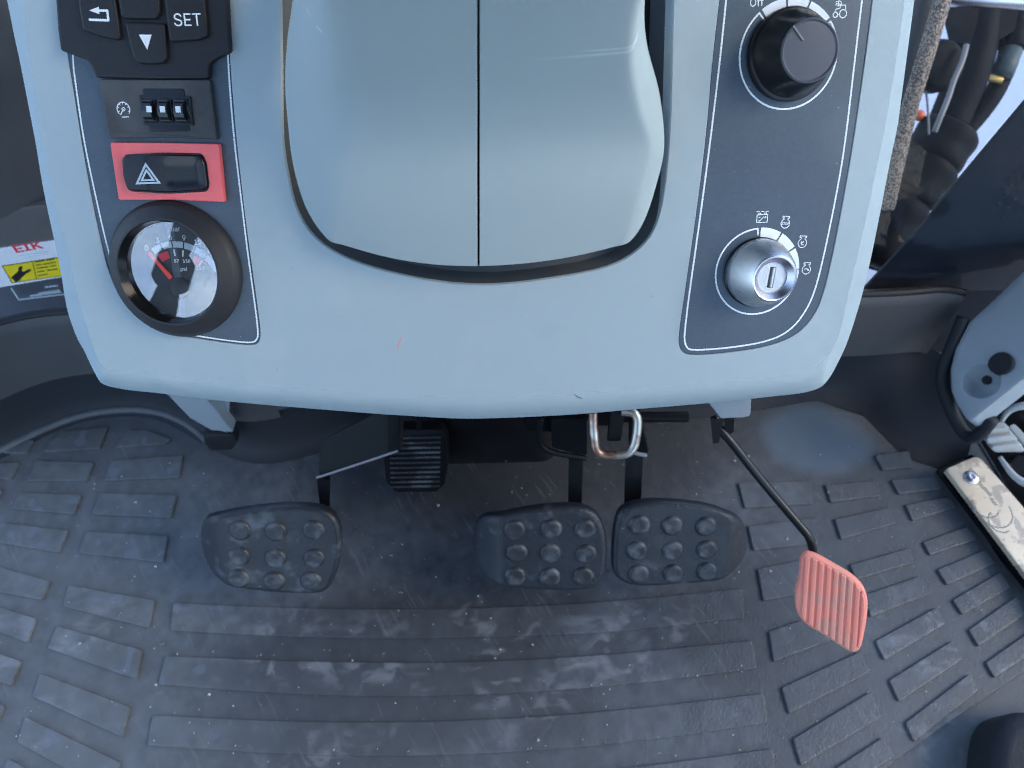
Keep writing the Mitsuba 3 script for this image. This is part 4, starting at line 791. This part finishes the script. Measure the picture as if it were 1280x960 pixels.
# ================================================================== WINDOWS AND WHAT IS OUTSIDE THEM
ws = thing('windshield', 'front windshield with a black printed border at lower right', 'windshield')
pane = lambda a, b, y=.452: trimesh.Trimesh([(a, y-.0005, .122), (b, y-.0005, .122), (b, y-.0005, .75), (a, y-.0005, .75)], [(0, 1, 2), (0, 2, 3)], process=False)
part(ws, 'pane', pane(-.75, .75), 'glass_pane', False)
fq = [(0.4095,0.458,0.3869),(0.3939,0.458,0.2526),(0.3912,0.458,0.2189),(0.3899,0.458,0.2063),(0.3762,0.458,0.1266),(0.3621,0.458,0.0663),(0.376,0.458,0.0027),(0.5432,0.458,-0.0043),(0.5632,0.458,0.153)]
part(ws, 'black_border', plate3d(fq, .003, .001), 'dark_frit', 30)
dots = []
for px3 in [(0.4422,0.457,0.2798),(0.4403,0.457,0.2728),(0.4515,0.457,0.2661),(0.439,0.457,0.2655),(0.4503,0.457,0.2587),(0.4617,0.457,0.2508),(0.4406,0.457,0.2543),(0.452,0.457,0.2473),(0.4637,0.457,0.2401),(0.4415,0.457,0.2427),(0.4533,0.457,0.2365),(0.4651,0.457,0.2291),(0.4402,0.457,0.2349),(0.4551,0.457,0.2243)]:
    m = trimesh.creation.icosphere(subdivisions=1, radius=.0022); m.vertices[:, 1] *= .2; m.apply_translation(np.array(px3)-[0, .0028, 0]); dots.append(m)
part(ws, 'border_dots', cat(*dots), 'black_print', True)

st = thing('warning_sticker', 'white and yellow warning sticker with a black spanner on the left window', 'sticker')
YS = .4505
def wallmesh(geoms, y0, t=.0002):
    m = strokes(geoms, 0, t); v = m.vertices.copy(); m.vertices = np.c_[v[:, 0], y0-v[:, 2], v[:, 1]]; m.invert(); return m
part(st, 'backing', wallmesh([Polygon([(-0.4573,0.2088),(-0.4217,0.2163),(-0.3747,0.2243),(-0.3539,0.2279),(-0.3634,0.1786),(-0.3934,0.1737),(-0.453,0.1613),(-0.4906,0.154)])], YS), 'sticker_white', False)
part(st, 'yellow_label', wallmesh([Polygon([(-0.4335,0.1925),(-0.3821,0.2024),(-0.3612,0.2057),(-0.372,0.1789),(-0.3917,0.1758),(-0.4384,0.1675)])], YS-.0002), 'yellow_print', False)
part(st, 'label_border', wallmesh([line([(-0.4331,0.1925),(-0.3823,0.202),(-0.3614,0.2052),(-0.3717,0.1795),(-0.3914,0.1763),(-0.4379,0.1681)], .0007, True), line([(-0.4036,0.1971),(-0.4133,0.172)], .0006)], YS-.0004), 'black_print', False)
W = lambda p: p
part(st, 'spanner_print', wallmesh([line([(-0.4334,0.1727),(-0.4192,0.184)], .0062), line([(-0.4219,0.1817),(-0.4202,0.1875),(-0.4166,0.1913)], .0026), line([(-0.4219,0.1817),(-0.4167,0.1833),(-0.4113,0.1866)], .0026), Polygon([(-0.4339,0.1751),(-0.4274,0.1796),(-0.4276,0.1725),(-0.4342,0.1686)])], YS-.0004), 'black_print', False)
sc_ = [line([(-0.4015,0.1971),(-0.392,0.199)], .0011), line([(-0.3906,0.1989),(-0.3825,0.2009)], .0011), line([(-0.4031,0.1926),(-0.3977,0.1936)], .0011), line([(-0.3963,0.1935),(-0.3834,0.1965)], .0011), line([(-0.4048,0.1881),(-0.3938,0.19)], .0011), line([(-0.3921,0.1905),(-0.3856,0.192)], .0011), line([(-0.4068,0.183),(-0.3995,0.1845)], .0011), line([(-0.3971,0.185),(-0.3868,0.1869)], .0011), line([(-0.4088,0.1778),(-0.3991,0.1798)], .0011)]
part(st, 'text_lines_print', wallmesh(sc_, YS-.0004), 'black_print', False)
a0, a1 = [np.array(q) for q in [(-0.411,0.21),(-0.384,0.2156)]]
tm_ = meshkit.text_mesh('EIK', .0088, .0002, True); bx = tm_.bounds; v = tm_.vertices.copy(); u = (v[:, 0]-bx[0, 0])/(bx[1, 0]-bx[0, 0]); base2 = a0+np.outer(u, a1-a0)
v2 = np.c_[base2[:, 0]+v[:, 1]*.10, YS-.0002-v[:, 2], base2[:, 1]+v[:, 1]]; tm_.vertices = v2; tm_.invert()
part(st, 'red_lettering', tm_, 'red_print', False)
part(st, 'small_print', wallmesh([line([(-0.4109,0.2057),(-0.3815,0.2113)], .0008), line([(-0.4083,0.2028),(-0.3848,0.2076)], .0005)], YS-.0002), 'pale_print', False)
s2 = thing('clear_label', 'clear label with a pale outline below the white and yellow sticker', 'sticker')
whole(s2, wallmesh([line([(-0.4435,0.1598),(-0.4465,0.1415),(-0.4018,0.1483),(-0.3758,0.1524)], .0011), line([(-0.4123,0.1599),(-0.3994,0.1619)], .0012), line([(-0.4326,0.1469),(-0.4011,0.1527)], .0014), line([(-0.4229,0.151),(-0.4013,0.1552)], .0008)], YS), 'pale_print', False)

# left outside: dark rounded panels of the machine
lo = thing('mudguard', 'large dark rounded mudguard outside the upper left window', 'mudguard')
m = trimesh.creation.icosphere(subdivisions=4, radius=1.0); m.vertices *= [.26, .20, .30]; m.apply_translation([(-0.7075,0.8863,0.086)][0]); whole(lo, m, 'guard_plastic', True)
hb = thing('frame_beam', 'grey brown beam across the outside of the left window', 'beam')
bq = [(-0.6935,0.7086,-0.0164),(-0.5173,0.7201,-0.0071),(-0.545,0.7091,-0.0716),(-0.7301,0.6932,-0.0835)]
whole(hb, plate3d(bq, .04, .006), 'trim_plastic', 30)
bkl = thing('hull_panel', 'dark blue hull panel beyond the left window, behind the beam', 'hull panel')
whole(bkl, plate3d([(-1.402,1.7011,-0.0316),(-0.5491,1.6788,-0.0316),(-0.474,0.6939,-0.3102),(-1.1848,0.7125,-0.3102)], .03, .01), 'hull_paint', 30)
bkr = thing('body_panel', 'pale blue body panel behind the hoses outside the right window', 'body panel')
whole(bkr, plate3d([(0.5512,1.3868,-0.0103),(1.249,1.3685,-0.0103),(1.006,0.5833,-0.1785),(0.4374,0.5982,-0.1785)], .03, .01), 'body_panel', 30)

fs = thing('fabric_sleeve', 'grey knitted fabric sleeve strip running up beside the console', 'sleeve')
fpth = spline([(0.4042,0.6332,0.3493),(0.3952,0.6039,0.3322),(0.3876,0.5774,0.3053),(0.3827,0.5589,0.283),(0.3789,0.5426,0.262),(0.3739,0.5162,0.2351),(0.3736,0.4926,0.1984)], 80)
whole(fs, tube(fpth, .0072, 20), 'wool', True)
wsl = thing('door_seal', 'dark brown rubber seal strip between console and fabric sleeve', 'seal')
whole(wsl, tube(spline([(0.412,0.672,0.3256),(0.4024,0.6346,0.3039),(0.3967,0.6058,0.2756),(0.3907,0.576,0.2468),(0.3826,0.5385,0.2135),(0.3784,0.5099,0.1796)], 60), .014, 16), 'trim_plastic', True)

def hose(name, label, pts, r, mat_, cat_='hose', n=60):
    k = thing(name, label, cat_); p = spline(pts, n); whole(k, tube(p, r, 16), mat_, True); return k
h1 = thing('hydraulic_hose', 'thickest black hose hanging below the chrome top', 'hose')
part(h1, 'hose', tube(spline([(0.5941,0.857,0.1811),(0.5871,0.8078,0.1526),(0.5767,0.7709,0.1312),(0.5655,0.7423,0.1029),(0.548,0.7088,0.0717),(0.5262,0.6787,0.0425),(0.4977,0.6438,0.0104),(0.4694,0.6035,-0.0248)], 70), np.r_[np.full(18, .024), np.linspace(.024, .020, 52)], 20), 'hose_rubber', True)
part(h1, 'housing', hull3([(0.5381,0.817,0.1802),(0.6246,0.8131,0.1793),(0.6175,0.7907,0.1663),(0.5864,0.7754,0.157),(0.5409,0.7814,0.1597),(0.5359,0.8025,0.1718),(0.5673,0.8623,0.1491),(0.6586,0.8582,0.1481),(0.6183,0.8185,0.1246),(0.5703,0.8248,0.1275)]), 'hose_rubber', False)
h2 = thing('hydraulic_hose', 'thinner black hose with a brass ring and a green grey coupling', 'hose')
part(h2, 'hose', tube(spline([(0.645,0.8402,0.1606),(0.6325,0.803,0.139),(0.6231,0.7741,0.1221),(0.612,0.7536,0.1101),(0.5962,0.7355,0.0937),(0.5754,0.7165,0.0766),(0.5561,0.695,0.0524)], 60), .0115, 16), 'hose_rubber', True)
part(h2, 'coupling', tube([(0.6233,0.7843,0.1453),(0.6162,0.7681,0.1359),(0.6112,0.7584,0.1302)], .0125, 16), 'coupling_green', True)
part(h2, 'brass_ring', tube([(0.5932,0.7539,0.1308),(0.6091,0.751,0.1294)], .0042, 12), 'brass', True)
part(h2, 'collar', tube([(0.6305,0.8087,0.1595),(0.6233,0.7859,0.1463)], .0145, 16), 'hose_rubber', True)
hs_ = thing('hose_wrap', 'ribbed black wrap that bundles the two hoses together', 'hose wrap')
for i, q in enumerate(([(0.5423,0.6943,0.1095),(0.5163,0.6624,0.0849)], [(0.5239,0.6663,0.0873),(0.4906,0.6353,0.0573)], [(0.4926,0.6377,0.0588),(0.4554,0.5785,0.0067)])):
    part(hs_, 'cuff', tube(np.linspace(q[0], q[1], 12), np.array([.030, .034, .035, .035, .0345, .034, .034, .0345, .035, .035, .034, .030]), 24), 'hose_rubber', True)
hose('steel_cable', 'thin silver cable with a pale ferrule in front of the thick hose', [(0.5247,0.7258,0.1967),(0.519,0.7094,0.1871),(0.5117,0.696,0.1793),(0.5043,0.6782,0.1689),(0.4951,0.6596,0.158),(0.4906,0.6486,0.1458)], .0030, 'cable_grey', 'cable')
hose('thin_wire', 'thin pale wire beside the orange marker dot', [(0.4927,0.7203,0.1584),(0.4967,0.7046,0.1494),(0.4981,0.6874,0.1395),(0.5012,0.6694,0.1234)], .0013, 'cable_grey', 'wire')
dm = thing('buffer_cup', 'round black rubber buffer between fabric sleeve and hoses', 'buffer')
whole(dm, tube(np.linspace(*np.array([(0.5048,0.7379,0.1572),(0.5074,0.7168,0.1797)]), 10), np.array([.024, .027, .028, .028, .028, .028, .028, .027, .025, .020]), 24), 'hose_rubber', 40)
md = thing('marker_dot', 'small orange marker dot on the pale body panel', 'marker')
mm = trimesh.creation.icosphere(subdivisions=2, radius=.0065); mm.apply_translation([(0.5045,0.7082,0.1169)][0]); whole(md, mm, 'amber', True)
ct = thing('chrome_cap', 'curved chrome rim at the top right above the hoses', 'chrome rim')
whole(ct, tube(spline([(0.5177,0.7914,0.2113),(0.5412,0.7838,0.2131),(0.5688,0.7769,0.2153),(0.6127,0.7734,0.214)], 30), .010, 16), 'chrome', True)
